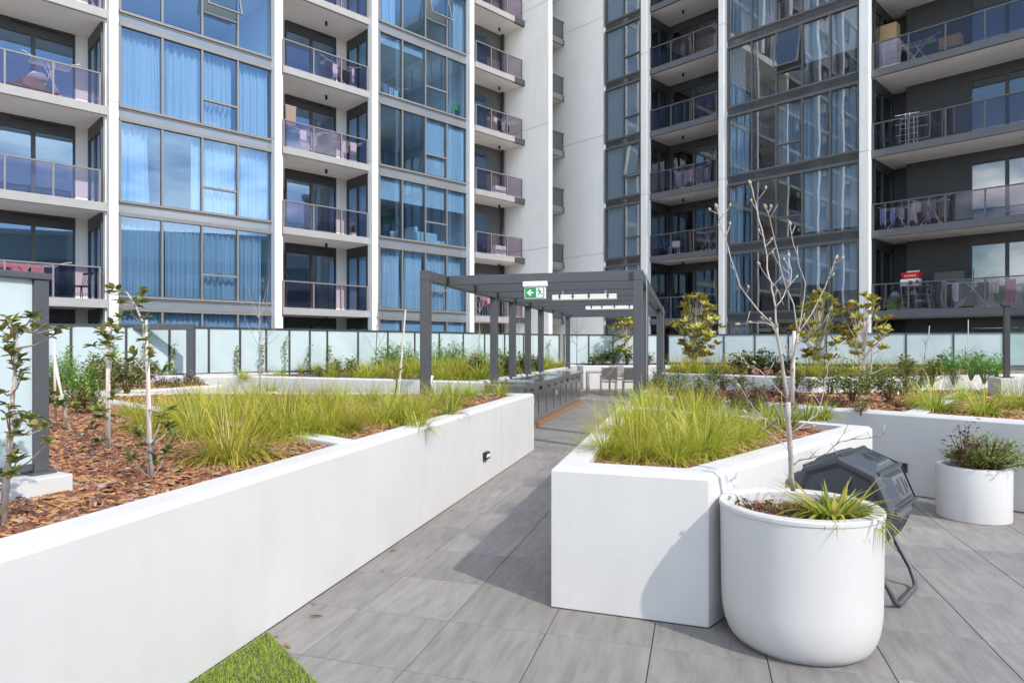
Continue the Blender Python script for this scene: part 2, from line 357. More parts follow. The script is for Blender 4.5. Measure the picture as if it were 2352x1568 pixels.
def inset(poly, d):
    """offset a counter-clockwise polygon inwards by d"""
    n = len(poly); out = []
    for i in range(n):
        p0, p1, p2 = Vector(poly[i-1]), Vector(poly[i]), Vector(poly[(i+1) % n])
        a = (p1-p0).normalized(); b = (p2-p1).normalized()
        na = Vector((-a.y, a.x)); nb = Vector((-b.y, b.x))
        k = na + nb; k = k / max(0.15, (1 + na.dot(nb)))
        out.append(tuple(p1 + k*d))
    return out
def inside(p, poly):
    x, y = p; c = False; n = len(poly)
    for i in range(n):
        x0,y0 = poly[i]; x1,y1 = poly[i-1]
        if (y0 > y) != (y1 > y) and x < (x1-x0)*(y-y0)/(y1-y0)+x0: c = not c
    return c
def inside_np(P, poly):
    c = np.zeros(len(P), bool); n = len(poly)
    for i in range(n):
        x0,y0 = poly[i]; x1,y1 = poly[i-1]
        cond = (y0 > P[:,1]) != (y1 > P[:,1])
        xs = (x1-x0)*(P[:,1]-y0)/((y1-y0) if abs(y1-y0) > 1e-9 else 1e-9)+x0
        c ^= cond & (P[:,0] < xs)
    return c

# planter outlines (counter-clockwise, metres)
P_LEFT = [(-2.75,-1.35),(0.585,10.35),(-4.9,10.65),(-9.5,8.4),(-9.5,-1.35)][::1]
P_LEFT = [(-9.5,-1.35),(-2.75,-1.35),(0.585,10.35),(-4.9,10.65),(-9.5,8.4)]
P_FRONT = [(0.337,4.10),(1.2075,3.79),(3.475,6.154),(1.56,8.46)]
P_RIGHT = [(2.05,10.2),(5.10,6.44),(7.6,3.4),(15.0,9.0),(8.6,11.9),(5.3,10.75),(2.72,11.85)]
P_GRASS = [(-8.4,15.75),(-5.75,15.55),(-4.34,14.85),(-0.30,12.95),(2.42,22.3),(3.1,25.6),(2.6,27.2)]
P_RED = [(-9.4,11.2),(-6.05,11.5),(-5.35,13.1),(-6.5,14.7),(-9.4,14.6)]
P_MAG = [(4.35,18.5),(7.3,15.4),(9.0,15.6),(15.6,18.0),(15.2,22.3),(6.8,26.2)]
P_FAR = [(3.32,25.4),(6.7,25.4),(6.75,26.6),(3.0,27.0)]
PLANTERS = [P_LEFT,P_FRONT,P_RIGHT,P_GRASS,P_RED,P_MAG,P_FAR]

TU, TV, TG = 0.624, 0.578, 0.005
v0 = ground(1031.4, 1425.1)
tile_me = MB()
hx, hy = TV/2 - TG/2, TU/2 - TG/2
tile_me.add([(-hx,-hy,-0.014),(hx,-hy,-0.014),(hx,hy,-0.014),(-hx,hy,-0.014),(-hx,-hy,-0.0012),(hx,-hy,-0.0012),(hx,hy,-0.0012),(-hx,hy,-0.0012),
             (-hx+.0012,-hy+.0012,0),(hx-.0012,-hy+.0012,0),(hx-.0012,hy-.0012,0),(-hx+.0012,hy-.0012,0)],
            [(8,9,10,11),(0,1,5,4),(1,2,6,5),(2,3,7,6),(3,0,4,7),(4,5,9,8),(5,6,10,9),(6,7,11,10),(7,4,8,11)])
TILE = tile_me.mesh('paver', M_tile)
near, rest = [], []
for i in range(-12, 48):
    for j in range(-26, 30):
        c = v0 + U*(TU*(i+0.5)) + V*(TV*(j+0.5))
        if c.y < 0.6 or c.y > 27: continue
        cs = [c + U*(a*TU/2) + V*(b*TV/2) for a in (-1,1) for b in (-1,1)]
        if any(all(inside((q.x,q.y), P) for q in cs) for P in PLANTERS): continue
        xs = [CX + q.x/q.y*F_PX for q in cs if q.y > 0.3]; ys = [CY + EYE/q.y*F_PX for q in cs if q.y > 0.3]
        if not xs: continue
        vis = max(xs) > -40 and min(xs) < 2400 and min(ys) < 1640
        hidden = c.y > 11.5 and not (0.9 < c.x < 6.2)
        (near if vis and not hidden else rest).append((c.y, c))
near.sort(key=lambda t: t[0])
far_tiles = [c for _, c in near[295:]] + [c for _, c in rest]
for _, c in near[:295]:
    o = link('paver', TILE, floor); o.location = c; o.rotation_euler = (0,0,-ANG + random.choice((0, math.pi/2*0, math.pi)))
mb = MB()
for c in far_tiles:
    a, b_ = U*hy, V*hx
    mb.add([c-a-b_+Vector((0,0,-0.01)), c-a+b_+Vector((0,0,-0.01)), c+a+b_+Vector((0,0,-0.01)), c+a-b_+Vector((0,0,-0.01)), c-a-b_, c-a+b_, c+a+b_, c+a-b_],
           [(4,5,6,7),(0,1,5,4),(1,2,6,5),(2,3,7,6),(3,0,4,7)])
tag(mb.build('paving_field', M_tile, floor), kind='stuff')

# ---------------------------------------------------------------- planters
def ring(mb, poly, h, t=0.2, soil_z=None, ch=0.028):
    n = len(poly); a = poly; b = inset(poly, ch); c = inset(poly, t); dz = (soil_z or h-0.1) - 0.25
    vs = [(p[0],p[1],-0.01) for p in a] + [(p[0],p[1],h-ch) for p in a] + [(p[0],p[1],h) for p in b] + [(p[0],p[1],h) for p in c] + [(p[0],p[1],dz) for p in c]
    fs = []
    for lv in range(4):
        for i in range(n):
            j = (i+1) % n; fs.append((lv*n+i, lv*n+j, (lv+1)*n+j, (lv+1)*n+i))
    mb.add(vs, fs)
def planter(label, poly, h=0.88, t=0.2, soil=0.80):
    root = thing('planter', label, 'planter', (poly[0][0], poly[0][1], 0), 0, 'white rendered garden planters')
    off = Vector((-poly[0][0], -poly[0][1], 0))
    mb = MB(); ring(mb, poly, h, t, soil)
    o = mb.build('wall', M_white, root, bevel=0.004); o.location = off
    jm = MB(); jp = inset(poly, -0.0015); jm.prism(jp, 0.0, 0.007); o = jm.build('base_joint', M_grout, root); o.location = off
    mb = MB(); mb.prism(inset(poly, t-0.01), soil-0.22, soil); o = mb.build('soil', M_soil, root); o.location = off
    return root
pl_left = planter('long white planter wall on the left of the path, with mulch and grass', P_LEFT, 0.885, 0.2, 0.825)
pl_front = planter('angular white planter in the middle foreground filled with grass', P_FRONT, 0.87, 0.2, 0.80)
pl_right = planter('white planter behind the compost tumbler, with shrubs in bark mulch', P_RIGHT, 0.88, 0.2, 0.83)
pl_grass = planter('white planter behind the barbecue counter and pergola posts, full of grasses', P_GRASS, 0.93, 0.2, 0.86)
pl_red = planter('low white planter with maroon plants behind the left planter', P_RED, 0.86, 0.2, 0.80)
pl_mag = planter('white planter on the right with the evergreen magnolias, before the fence', P_MAG, 0.90, 0.2, 0.84)
pl_far = planter('far white planter wall behind the dining table', P_FAR, 0.90, 0.2, 0.84)
def divider(root, a, b, h, w=0.2):
    off = Vector((-root.location.x, -root.location.y, 0))
    a, b = Vector(a), Vector(b)
    o = MB().bar((a.x,a.y,h-0.16), (b.x,b.y,h-0.16), w, 0.32).build('divider_wall', M_white, root, bevel=0.012); o.location = off
divider(pl_left, (-1.10,5.02), (-6.3,10.0), 0.887)
divider(pl_right, (4.55,7.28), (8.3,11.6), 0.882)
# joint line and step light on the long wall, light on the right-hand wall
def wall_light(label, p, n, w=0.16, h=0.085):
    n = Vector(n).normalized(); rz = math.atan2(n.y, n.x) + math.pi/2
    r = thing('wall_light', label, 'light', p, rz, 'small wall lights on the planters')
    MB().box(-w/2, w/2, -0.045, 0.0, -h/2, h/2).build('housing', M_black, r, bevel=0.004)
    MB().box(-w*0.36, w*0.36, -0.049, -0.044, -h*0.18, h*0.22).build('lens', M_cream, r)
wdir = Vector((0.585+2.75, 10.35+1.35, 0)).normalized()
wall_light('black wall light on the long left planter wall by the path', (-0.139, 7.82, 0.33), (wdir.y,-wdir.x,0))
rdir = Vector((5.10-2.05, 6.44-10.2, 0)).normalized()
q = Vector((2.05,10.2,0)) + rdir*3.70
wall_light('black wall light partly hidden behind the compost tumbler', (q.x,q.y,0.29), (rdir.y, -rdir.x, 0), 0.26, 0.10)

sm_ = MB().bar((-2.75+wdir.x*(8.55+1.35)/wdir.y+0.0005, 8.55, 0.01), (-2.75+wdir.x*(8.55+1.35)/wdir.y+0.0005, 8.55, 0.85), 0.006, 0.003, up=(1,0,0)).build('control_joint', M_fasciaA, pl_left); sm_.location = (-pl_left.location.x, -pl_left.location.y, 0)

# ---------------------------------------------------------------- the two wings of the apartment building
class Wing:
    def __init__(self, name, label, org, ang, zbase):
        self.o = Vector((org[0], org[1], 0)); self.a = rad(ang); self.z0 = zbase
        self.d = Vector((math.cos(self.a), math.sin(self.a), 0)); self.n = Vector((-self.d.y, self.d.x, 0))
        self.root = thing(name, label, 'building', self.o, self.a)
    def s(self, x, y=0.0):                     # distance along the facade that is seen at column x
        t = (x - CX)/F_PX; o = self.o + self.n*y
        return (t*o.y - o.x)/(self.d.x - t*self.d.y)
    def w(self, s, y, z): return self.o + self.d*s + self.n*y + Vector((0,0,z))
    def zk(self, k): return self.z0 + 3.15*k
ROWS = {0:'lowest', 1:'second', 2:'third', 3:'fourth', 4:'fifth', 5:'sixth', 6:'seventh'}
PANES = ['first','second','third','fourth','fifth']
WH = 2.80
def box_part(W, name, m, x0, x1, y0, y1, z0, z1, parent=None, bevel=0):
    return MB().box(x0, x1, y0, y1, z0, z1).build(name, m, parent or W.root, bevel=bevel)

def window_bay(W, cols, k, mf, mg, msp, split, frac, open_sash=False, yg=0.06):
    """one storey of a glazed bay: frame with mullions, panes as sub-parts, spandrel below the slab"""
    z1 = W.zk(k); z0 = z1 - WH; ss = [W.s(c) for c in cols]; fw = 0.065
    fr = MB()
    fr.box(ss[0]-0.02, ss[-1]+0.02, yg-0.09, yg+0.06, z1-0.085, z1)
    fr.box(ss[0]-0.02, ss[-1]+0.02, yg-0.09, yg+0.06, z0, z0+0.085)
    for i, s in enumerate(ss):
        w = fw if 0 < i < len(ss)-1 else 0.08
        fr.box(s-w/2, s+w/2, yg-0.075, yg+0.055, z0+0.085, z1-0.085)
    zt = z0 + 0.085 + (WH-0.17)*frac
    a, b = ss[split]+fw/2, ss[split+1]-fw/2
    fr.box(a, b, yg-0.07, yg+0.05, zt-0.035, zt+0.035)
    win = fr.build('window', mf, W.root)
    for i in range(len(ss)-1):
        a, b = ss[i]+fw/2-0.004, ss[i+1]-fw/2+0.004
        if i == split:
            box_part(W, 'pane', mg, a, b, yg-0.004, yg+0.006, z0+0.081, zt-0.031, win)
            if open_sash:
                h = z1-0.085-(zt+0.035)
                sh = MB(); sh.box(a, b, -0.03, 0.03, -h, -h+0.05); sh.box(a, b, -0.03, 0.03, -0.05, 0); sh.box(a, a+0.05, -0.03, 0.03, -h+0.05, -0.05); sh.box(b-0.05, b, -0.03, 0.03, -h+0.05, -0.05)
                so = sh.build('open_sash', mf, win); so.location = (0, yg-0.03, z1-0.085); so.rotation_euler = (rad(-17 if open_sash is True else -open_sash), 0, 0)
                so2 = MB().box(a+0.05, b-0.05, -0.004, 0.004, -h+0.05, -0.05).build('sash_pane', mg, win); so2.location = so.location; so2.rotation_euler = so.rotation_euler
            else:
                box_part(W, 'pane', mg, a, b, yg-0.004, yg+0.006, zt+0.031, z1-0.081, win)
                hm = MB(); hm.box((a+b)/2-0.06, (a+b)/2+0.06, yg+0.05, yg+0.075, zt+0.06, zt+0.085); hm.build('handle', M_black, win)
        else:
            box_part(W, 'pane', mg, a, b, yg-0.004, yg+0.006, z0+0.081, z1-0.081, win)
    sp = box_part(W, 'spandrel', msp, ss[0]-0.02, ss[-1]+0.02, yg-0.02, yg+0.05, z1+0.002, z1+0.348)
    tr = MB(); tr.box(ss[0]-0.02, ss[-1]+0.02, yg-0.045, yg-0.018, z1+0.01, z1+0.05); tr.box(ss[0]-0.02, ss[-1]+0.02, yg-0.045, yg-0.018, z1+0.29, z1+0.34)
    tr.build('trim', mf, sp)

def balcony(W, x0, x1, posts, k, mfas, mgl, mrail, back, door, door_m, side=None, depth=2.1, soffit_edge=False, dk_end=None):
    """fascia, balustrade with posts and panels, back wall, sliding door, downlight of one balcony"""
    z = W.zk(k); zf = z+0.262; s0, s1 = W.s(x0), W.s(x1)
    box_part(W, 'fascia', mfas, s0, s1, -0.045, 0.08, z-0.012, z+0.268, bevel=0.006)
    if dk_end: box_part(W, 'fascia_end', M_darkframe, W.s(dk_end), s1+0.03, -0.06, 0.09, z-0.02, z+0.275)
    ps = [W.s(p) for p in posts]
    bal = MB().box(ps[0]-0.03, ps[-1]+0.03, -0.035, 0.035, zf+1.02, zf+1.062).build('balustrade', mrail, W.root)
    for p in ps: box_part(W, 'post', mrail, p-0.026, p+0.026, -0.03, 0.03, zf, zf+1.02, bal)
    for a, b in zip(ps[:-1], ps[1:]): box_part(W, 'glass_panel', mgl, a+0.03, b-0.03, -0.006, 0.006, zf+0.06, zf+1.015, bal)
    mb = MB(); mb.lathe([(0.055,-0.16),(0.055,0.0)], 12, (W.s((x0+x1)/2, 1.0), 1.0, z-0.012)); dl = mb.build('downlight', M_black, W.root, smooth=True, auto=40)

# ---- wing A: the sunlit wing on the left
A = Wing('apartment_building', 'sunlit white apartment wing on the left with blue reflecting windows and white piers', (-12.495, 22.05), 43.8, 2.89)
KS = range(0, 7)
sL, sBl, sC = A.s(-330), A.s(1204), A.s(1293)
for k in KS:
    z = A.zk(k)
    box_part(A, 'floor_slab', M_soffit, sL, sC+0.2, 0.075, 6.0, z+0.002, z+0.255)
z_top = A.zk(7)
box_part(A, 'rear_wall', M_int, sL, sC, 5.8, 6.0, -0.2, z_top)
box_part(A, 'roof_slab', M_soffit, sL-0.1, sC+0.3, -0.1, 6.2, z_top, z_top+0.5)
for xa, wd in ((245, 0.30), (640, 0.22), (858, 0.24), (1082, 0.22)):
    s = A.s(xa); box_part(A, 'party_wall', M_render, s-0.02, s+wd, 0.08, 5.8, -0.2, z_top)
box_part(A, 'end_wall', M_render, sL-0.3, sL, 0.0, 6.0, -0.2, z_top)
def pier(W, x0, x1, joints, m, p=0.28, z_hi=26):
    a, b = W.s(x0, -p), W.s(x1, -p); zs = [-0.2] + joints + [z_hi]
    for i in range(len(zs)-1):
        MB().box(a, b, -p, 0.07, zs[i]+0.008, zs[i+1]-0.008).build('pier', m, W.root, bevel=0.015)
    MB().box(a+0.015, b-0.015, -p+0.02, 0.06, -0.2, z_hi-0.02).build('pier_core', M_fasciaA, W.root)
pier(A, 251, 272.5, [9.6, 15.9], M_render); pier(A, 631.5, 647.5, [9.6, 15.9], M_render)
pier(A, 855, 869, [9.6, 15.9], M_render); pier(A, 1079.5, 1089.5, [9.6, 15.9], M_render)
# blade wall that stands out between the left wing and the inner corner
zs = [-0.2, 6.72, 13.1, 19.4, 26]
for i in range(4):
    MB().box(sBl, sBl+0.28, -1.75, 5.8, zs[i]+0.01, zs[i+1]-0.01).build('blade_wall', M_renderB, A.root, bevel=0.01)
MB().box(sBl+0.015, sBl+0.265, -1.73, 5.7, -0.2, 25.9).build('blade_core', M_fasciaA, A.root)
W1 = [275.5, 373, 464.5, 546.5, 626.5]; W2 = [871.5, 924.5, 977.5, 1026.5, 1071.5]
def door_set(W, x0, x1, y, z0, z1, mf, mg, n=2, hdr=0.42):
    """sliding door with header panel between two columns of the view, at depth y"""
    a, b = W.s(x0, y), W.s(x1, y)
    fr = MB(); fr.box(a, b, y-0.05, y+0.05, z1-hdr, z1); fr.box(a, b, y-0.05, y+0.05, z0, z0+0.06)
    st = [a + (b-a)*i/n for i in range(n+1)]
    for i, s in enumerate(st): fr.box(max(a, s-0.06), min(b, s+0.06), y-0.05, y+0.05, z0+0.06, z1-hdr)
    d = fr.build('sliding_door', mf, W.root)
    for i in range(n): box_part(W, 'pane', mg, st[i]+0.06, st[i+1]-0.06, y-0.005, y+0.005, z0+0.06, z1-hdr, d)
    box_part(W, 'vent', M_black, a+(b-a)*0.62, a+(b-a)*0.90, y-0.06, y-0.048, z1-0.14, z1-0.08, d)
    return d
for k in KS:
    z = A.zk(k); zf = (A.zk(k-1)+0.262) if k > 0 else 0.02
    window_bay(A, W1, k, M_frameA, M_glassA, M_spA, 2, 0.335, open_sash=(k == 4))
    window_bay(A, W2, k, M_frameA, M_glassA, M_spA, 2, 0.36, open_sash=(k == 5))
    balcony(A, -330, 246, [-250,-160,-75,10.5,122,229], k, M_fasciaA, M_balA, M_frameA, None, None, None)
    balcony(A, 649, 850, [651.5,720,783.5,843], k, M_fasciaA, M_balA, M_frameA, None, None, None)
    balcony(A, 1091, 1203, [1093,1128,1164,1198.5], k, M_fasciaA, M_balA, M_frameA, None, None, None, dk_end=1181)
    # balcony backs (of the storey below this slab)
    y = 2.1
    door_set(A, -260, 172, y, zf, z, M_darkframe, M_glassA, 4)
    box_part(A, 'back_wall', M_render, A.s(172.5, y), A.s(245), y-0.03, y+0.1, zf, z)
    door_set(A, 655, 771, y, zf, z, M_darkframe, M_glassA, 2)
    box_part(A, 'back_wall', M_render, A.s(771.5, y), A.s(858), y-0.03, y+0.1, zf, z)
    box_part(A, 'back_wall', M_darkA, A.s(1091, 1.6), sBl, 1.6, 1.75, zf, z)
    box_part(A, 'door_pane', M_glassA, A.s(1091, 1.6), A.s(1118, 1.6), 1.57, 1.595, zf+0.1, z-0.5)
    MB().tube([(sBl-0.18, 1.45, zf), (sBl-0.18, 1.45, z)], 0.07, 10).build('downpipe', M_darkframe, A.root, smooth=True)
    for xs in (245, 858):                       # glazed side wall of the room beside the balcony
        s = A.s(xs)-0.02
        fr = MB(); fr.box(s-0.07, s-0.002, 0.35, 0.47, zf, z); fr.box(s-0.07, s-0.002, 1.98, 2.06, zf, z)
        fr.box(s-0.07, s-0.002, 0.47, 1.98, z-0.45, z); fr.box(s-0.07, s-0.002, 1.12, 1.22, zf, z-0.45); fr.box(s-0.07, s-0.002, 0.47, 1.98, zf, zf+0.08)
        d = fr.build('side_window', M_darkframe, A.root)
        for y0, y1 in ((0.47,1.12),(1.22,1.98)): MB().box(s-0.03, s-0.02, y0, y1, zf+0.08, z-0.45).build('pane', M_glassA, d)
    # narrow balconies between the blade wall and the inner corner
    a, b = sBl+0.29, sC+0.1
    box_part(A, 'fascia', M_fasciaB, a, b, -0.02, 0.07, z-0.01, z+0.30)
    bl = box_part(A, 'balustrade', M_metal2, a, b, 0.0, 0.05, z+1.28, z+1.33)
    box_part(A, 'glass_panel', M_spB, a, b-0.05, 0.015, 0.03, z+0.31, z+1.27, bl)
    box_part(A, 'back_wall', M_dark, a, b+2.5, 1.0, 1.1, zf, z)
    fr = MB(); fr.box(a+0.9, a+1.0, 0.9, 1.0, zf, z); fr.box(a+0.1, a+1.9, 0.9, 1.0, z-0.5, z-0.02); fr.build('door_frame', M_frameB, A.root)

# ---- wing B: the shaded wing on the right
B = Wing('apartment_building', 'shaded dark grey apartment wing on the right with cream balcony soffits', (7.66, 33.8), -46.6, 2.75)
KB = range(0, 7)
sC2, sR = B.s(1270), B.s(2720)
zt = B.zk(7)
for k in KB:
    z = B.zk(k); box_part(B, 'floor_slab', M_soffit, B.s(1386), sR, 0.075, 5.5, z+0.002, z+0.255)
box_part(B, 'rear_wall', M_int, sC2, sR, 5.3, 5.5, -0.2, zt)
box_part(B, 'roof_slab', M_soffit, sC2, sR+0.1, -0.1, 5.8, zt, zt+0.5)
box_part(B, 'end_wall', M_renderB, sR, sR+0.3, 0.0, 5.5, -0.2, zt)
zs = [-0.2, 6.62, 12.95, 19.3, 26]
for i in range(4):
    MB().box(sC2, B.s(1386), -0.08, 0.45, zs[i]+0.01, zs[i+1]-0.01).build('wall_panel', M_renderB, B.root, bevel=0.012)
MB().box(sC2+0.02, B.s(1386)-0.02, -0.06, 0.42, -0.2, 25.9).build('wall_core', M_fasciaA, B.root)
for xa, wd in ((1474, 0.25), (1652, 0.25), (1984, 0.25)):
    s = B.s(xa); box_part(B, 'party_wall', M_dark, s, s+wd, 0.08, 5.3, -0.2, zt)
pier(B, 1471.5, 1486, [9.3, 16.4], M_renderB); pier(B, 1650, 1662.5, [9.3, 16.4], M_renderB); pier(B, 1973, 1996, [9.3, 16.4], M_renderB)
WB1 = [1391, 1432, 1470.5]; WB2 = [1671.5, 1726.5, 1782.5, 1842, 1906, 1972]
for k in KB:
    z = B.zk(k); zf = (B.zk(k-1)+0.262) if k > 0 else 0.02
    window_bay(B, WB1, k, M_frameB, M_glassB, M_spB, 1, 0.36, open_sash=(7 if k == 3 else False))
    window_bay(B, WB2, k, M_frameB, M_glassB, M_spB, 2, 0.335, open_sash=(15 if k == 4 else False))
    balcony(B, 1489, 1649, [1491.5,1541.5,1593.6,1646.5], k, M_fasciaB, M_balB, M_frameB, None, None, None)
    balcony(B, 2000, 2720, [2006,2087,2172,2263,2362,2470,2590,2715], k, M_fasciaB, M_balB, M_frameB, None, None, None)
    y = 2.1
    door_set(B, 1545, 1650, y, zf, z, M_darkframe, M_glassB, 2)
    box_part(B, 'back_wall', M_dark, B.s(1484), B.s(1544.5, y), y-0.02, y+0.1, zf, z)
    # dark side room glazing at the left of the small balcony
    s = B.s(1474)+0.26
    fr = MB(); fr.box(s, s+0.07, 0.3, 0.42, zf, z); fr.box(s, s+0.07, 1.1, 1.2, zf, z-0.4); fr.box(s, s+0.07, 1.9, 2.06, zf, z); fr.box(s, s+0.07, 0.42, 1.9, z-0.4, z)
    d = fr.build('side_window', M_darkframe, B.root)
    for y0, y1 in ((0.42,1.1),(1.2,1.9)): MB().box(s+0.02, s+0.03, y0, y1, zf, z-0.4).build('pane', M_glassB, d)
    # long balcony: recess, standing wall panel, doors
    box_part(B, 'back_wall', M_dark, B.s(1994), B.s(2083, y+0.5), y+0.5, y+0.6, zf, z)
    box_part(B, 'wall_panel_dark', M_dark, B.s(2083, y), B.s(2228, y), y-0.05, y+0.55, zf, z)
    door_set(B, 2228.5, 2720, y, zf, z, M_darkframe, M_glassB, 5)
    s = B.s(1984)+0.26
    fr = MB(); fr.box(s, s+0.07, 0.25, 0.37, zf, z); fr.box(s, s+0.07, 1.2, 1.3, zf, z-0.4); fr.box(s, s+0.07, 2.4, 2.55, zf, z); fr.box(s, s+0.07, 0.37, 2.4, z-0.4, z)
    d = fr.build('side_window', M_darkframe, B.root)
    for y0, y1 in ((0.37,1.2),(1.3,2.4)): MB().box(s+0.02, s+0.03, y0, y1, zf, z-0.4).build('pane', M_glassB, d)

# ---------------------------------------------------------------- curtains and blinds behind the glass
M_curt = mat('curtain_cloth', (0.78,0.78,0.77), 0.9, transl=0.25); M_curt2 = mat('curtain_cloth_warm', (0.74,0.70,0.64), 0.9, transl=0.2); M_curt3 = mat('curtain_cloth_grey', (0.58,0.61,0.62), 0.9, transl=0.2)
M_curtB = mat('curtain_cloth_blue', (0.66,0.70,0.74), 0.9, transl=0.25)
M_blind = mat('roller_blind', (0.66,0.68,0.68), 0.85, transl=0.2)
M_blindB = mat('roller_blind_grey', (0.66,0.68,0.70), 0.85)
def curtain(W, xa, xb, k, m, label, flare=0.0, y=0.30):
    a, b = W.s(xa, y), W.s(xb, y); z1 = W.zk(k)-0.10; z0 = z1-2.58; n = max(16, int((b-a)/0.022)); ph = random.random()*6; fq = random.uniform(26,46); am = random.uniform(0.7,1.25)
    vs, fs = [], []; lev = 5
    for j in range(lev):
        t = j/(lev-1); amp = (0.040+0.040*t)*am
        for i in range(n+1):
            u = i/n; x = (b-a)*u; wv = math.sin(x*fq+ph+0.6*math.sin(x*7+ph)) + 0.35*math.sin(x*23+ph*2)
            vs.append((x + flare*t*t*(u-0.5)*0.5, amp*wv, (z1-z0)*(1-t)))
    for j in range(lev-1):
        for i in range(n): q = j*(n+1)+i; fs.append((q, q+1, q+n+2, q+n+1))
    mb = MB(); mb.add(vs, fs)
    o = mb.build('curtain', m, smooth=True); o.location = W.w(a, y, z0); o.rotation_euler = (0,0,W.a)
    tag(o, label, 'curtain', 'curtains behind the apartment windows')
def blind(W, cols, i, k, drop, m, label, y=0.16):
    a, b = W.s(cols[i])+0.06, W.s(cols[i+1])-0.06; z1 = W.zk(k)-0.09; h = drop*2.6
    r = MB(); r.box(0, b-a, -0.004, 0.004, -h, 0); r.box(0, b-a, -0.012, 0.012, -h-0.03, -h)
    r.tube([(0,0.03,-0.03),(b-a,0.03,-0.03)], 0.03, 8)
    o = r.build('roller_blind', m); o.location = W.w(a, y, z1); o.rotation_euler = (0,0,W.a)
    tag(o, label, 'blind', 'roller blinds behind the apartment windows')
C1 = {0:[(279,370),(377,461),(468,543),(549,622)], 1:[(277,371),(377,462),(468,540),(549,600)], 2:[(277,336),(438,461),(468,541),(549,622)], 3:[(278,369),(375,460),(467,531),(548,614)]}
for k, lst in C1.items():
    for i, (a, b) in enumerate(lst):
        curtain(A, a, b, k, M_curt3 if k == 1 else M_curt2 if k == 3 else M_curt, f'pale curtain behind the {PANES[i]} pane, {ROWS[k]} glazed storey up, leftmost window bay', flare=0.25 if k == 2 and i == 0 else 0)
for i, (a, b) in enumerate([(876,914),(929,969),(979,1021),(1029,1056)]):
    curtain(A, a, b, 1, M_curt, f'pale curtain behind the {PANES[i]} pane of the window bay above the pergola corner', flare=0.3)
for i, (a, b) in enumerate([(873,905),(1040,1066)]):
    curtain(A, a, b, 5, M_curt, ['left', 'right'][i] + ' gathered curtain in the topmost visible storey of the second window bay')
for i in range(4): blind(A, W2, i, 2, 0.36, M_blind, f'half drawn white blind behind the {PANES[i]} pane above the sofa')
for i in (2, 3): blind(A, W2, i, 3, 0.97, M_blind, f'fully drawn white blind behind the {PANES[i]} pane, fourth glazed storey, second window bay')
for i in (0, 1): blind(A, W2, i, 4, 0.15, M_blind, f'mostly raised white blind behind the {PANES[i]} pane, fifth glazed storey, second window bay')
for i in range(4): blind(A, W2, i, 0, 0.2, M_blind, f'short white blind behind the {PANES[i]} pane in the lowest storey, second window bay')
for k in KB:
    for i in (0, 1): blind(B, WB1, i, k, 0.99, M_blindB, f'closed grey blind behind the {["wide left","narrow right"][i]} pane, {ROWS[k]} storey, narrow bay at the inner corner')
for k, lst in {3:[(1673,1722),(1787,1838),(1846,1902),(1911,1969)], 5:[(1673,1724),(1730,1779),(1846,1902)], 1:[(1673,1700)], 2:[(1673,1708)], 4:[(1673,1712)], 0:[(1673,1722)]}.items():
    for i, (a, b) in enumerate(lst):
        curtain(B, a, b, k, M_curtB, f'grey curtain number {i+1} from the left, {ROWS[k]} storey, wide window bay of the dark wing' if False else f'grey curtain, {PANES[i]} from the left, {ROWS[k]} storey of the wide dark window bay')
for i, k, d in ((3,4,0.62),(4,4,0.62),(2,1,0.55),(3,1,0.6),(4,1,0.72),(3,2,0.95),(4,2,0.95),(4,5,0.4)):
    blind(B, WB2, i, k, d, M_blindB, f'grey blind behind the {PANES[i]} pane, {ROWS[k]} storey, wide window bay of the dark wing')

# the left wing runs on beyond the picture and above it: it shows as reflection in the dark wing
M_extg = mat('far_glazing', (0.05,0.06,0.075), 0.1, spec=0.8)
Z_HI = 37.0; KX = range(0, 11)
for j in range(14):
    b1 = sL-0.31-j*6.0 if j < 9 else sC-(j-9)*6.0; b0 = b1-6.0; zl = -0.2 if j < 9 else z_top+0.5
    if j == 13: b0 = sL-0.3
    box_part(A, 'pier', M_render, b0, b0+0.55, -0.28, 0.3, zl, Z_HI)
    box_part(A, 'glazing', M_extg, b0+0.55, b0+3.4, 0.1, 0.2, zl, Z_HI)
    box_part(A, 'recess_wall', M_fasciaA, b0+3.4, b1, 1.9, 2.0, zl, Z_HI)
    for k in KX:
        z = A.zk(k)
        if z < zl: continue
        box_part(A, 'fascia', M_fasciaA, b0+3.4, b1, -0.04, 1.9, z, z+0.26); box_part(A, 'spandrel', M_spA, b0+0.55, b0+3.4, 0.04, 0.1, z, z+0.35)
        box_part(A, 'glass_panel', M_balA, b0+3.4, b1, 0, 0.01, z+0.3, z+1.25)
box_part(A, 'roof_slab', M_soffit, sL-54.5, sC, -0.1, 6.2, Z_HI, Z_HI+0.5)
box_part(A, 'rear_wall', M_int, sL-54.5, sL-0.2, 5.8, 6.0, -0.2, Z_HI)

# neighbouring blocks across the street: seen only as reflections in the glazing
M_nb = [mat('neighbour_render', (0.32,0.34,0.33), 0.8, var=0.06, scale=0.2), mat('neighbour_cream', (0.55,0.53,0.49), 0.8), mat('neighbour_glass', (0.05,0.07,0.09), 0.15)]
def neighbour(label, c, w, d, h, rz, m):
    r = thing('neighbour_building', label, 'building', c, rz)
    MB().box(-w/2, w/2, -d/2, d/2, 0, h).build('wall', m, r)
    MB().box(-w/2-0.3, w/2+0.3, -d/2-0.3, d/2+0.3, h, h+0.6).build('roof', M_nb[1], r)
    n = int(h//3.3)
    for i in range(n): MB().box(-w/2-0.06, w/2+0.06, -d/2-0.06, d/2+0.06, 1.0+i*3.3, 2.6+i*3.3).build('window_band', M_nb[2], r)
neighbour('grey green neighbouring block reflected in the lower left windows', (56, -11, 0), 44, 16, 15.5, rad(70), M_nb[0])
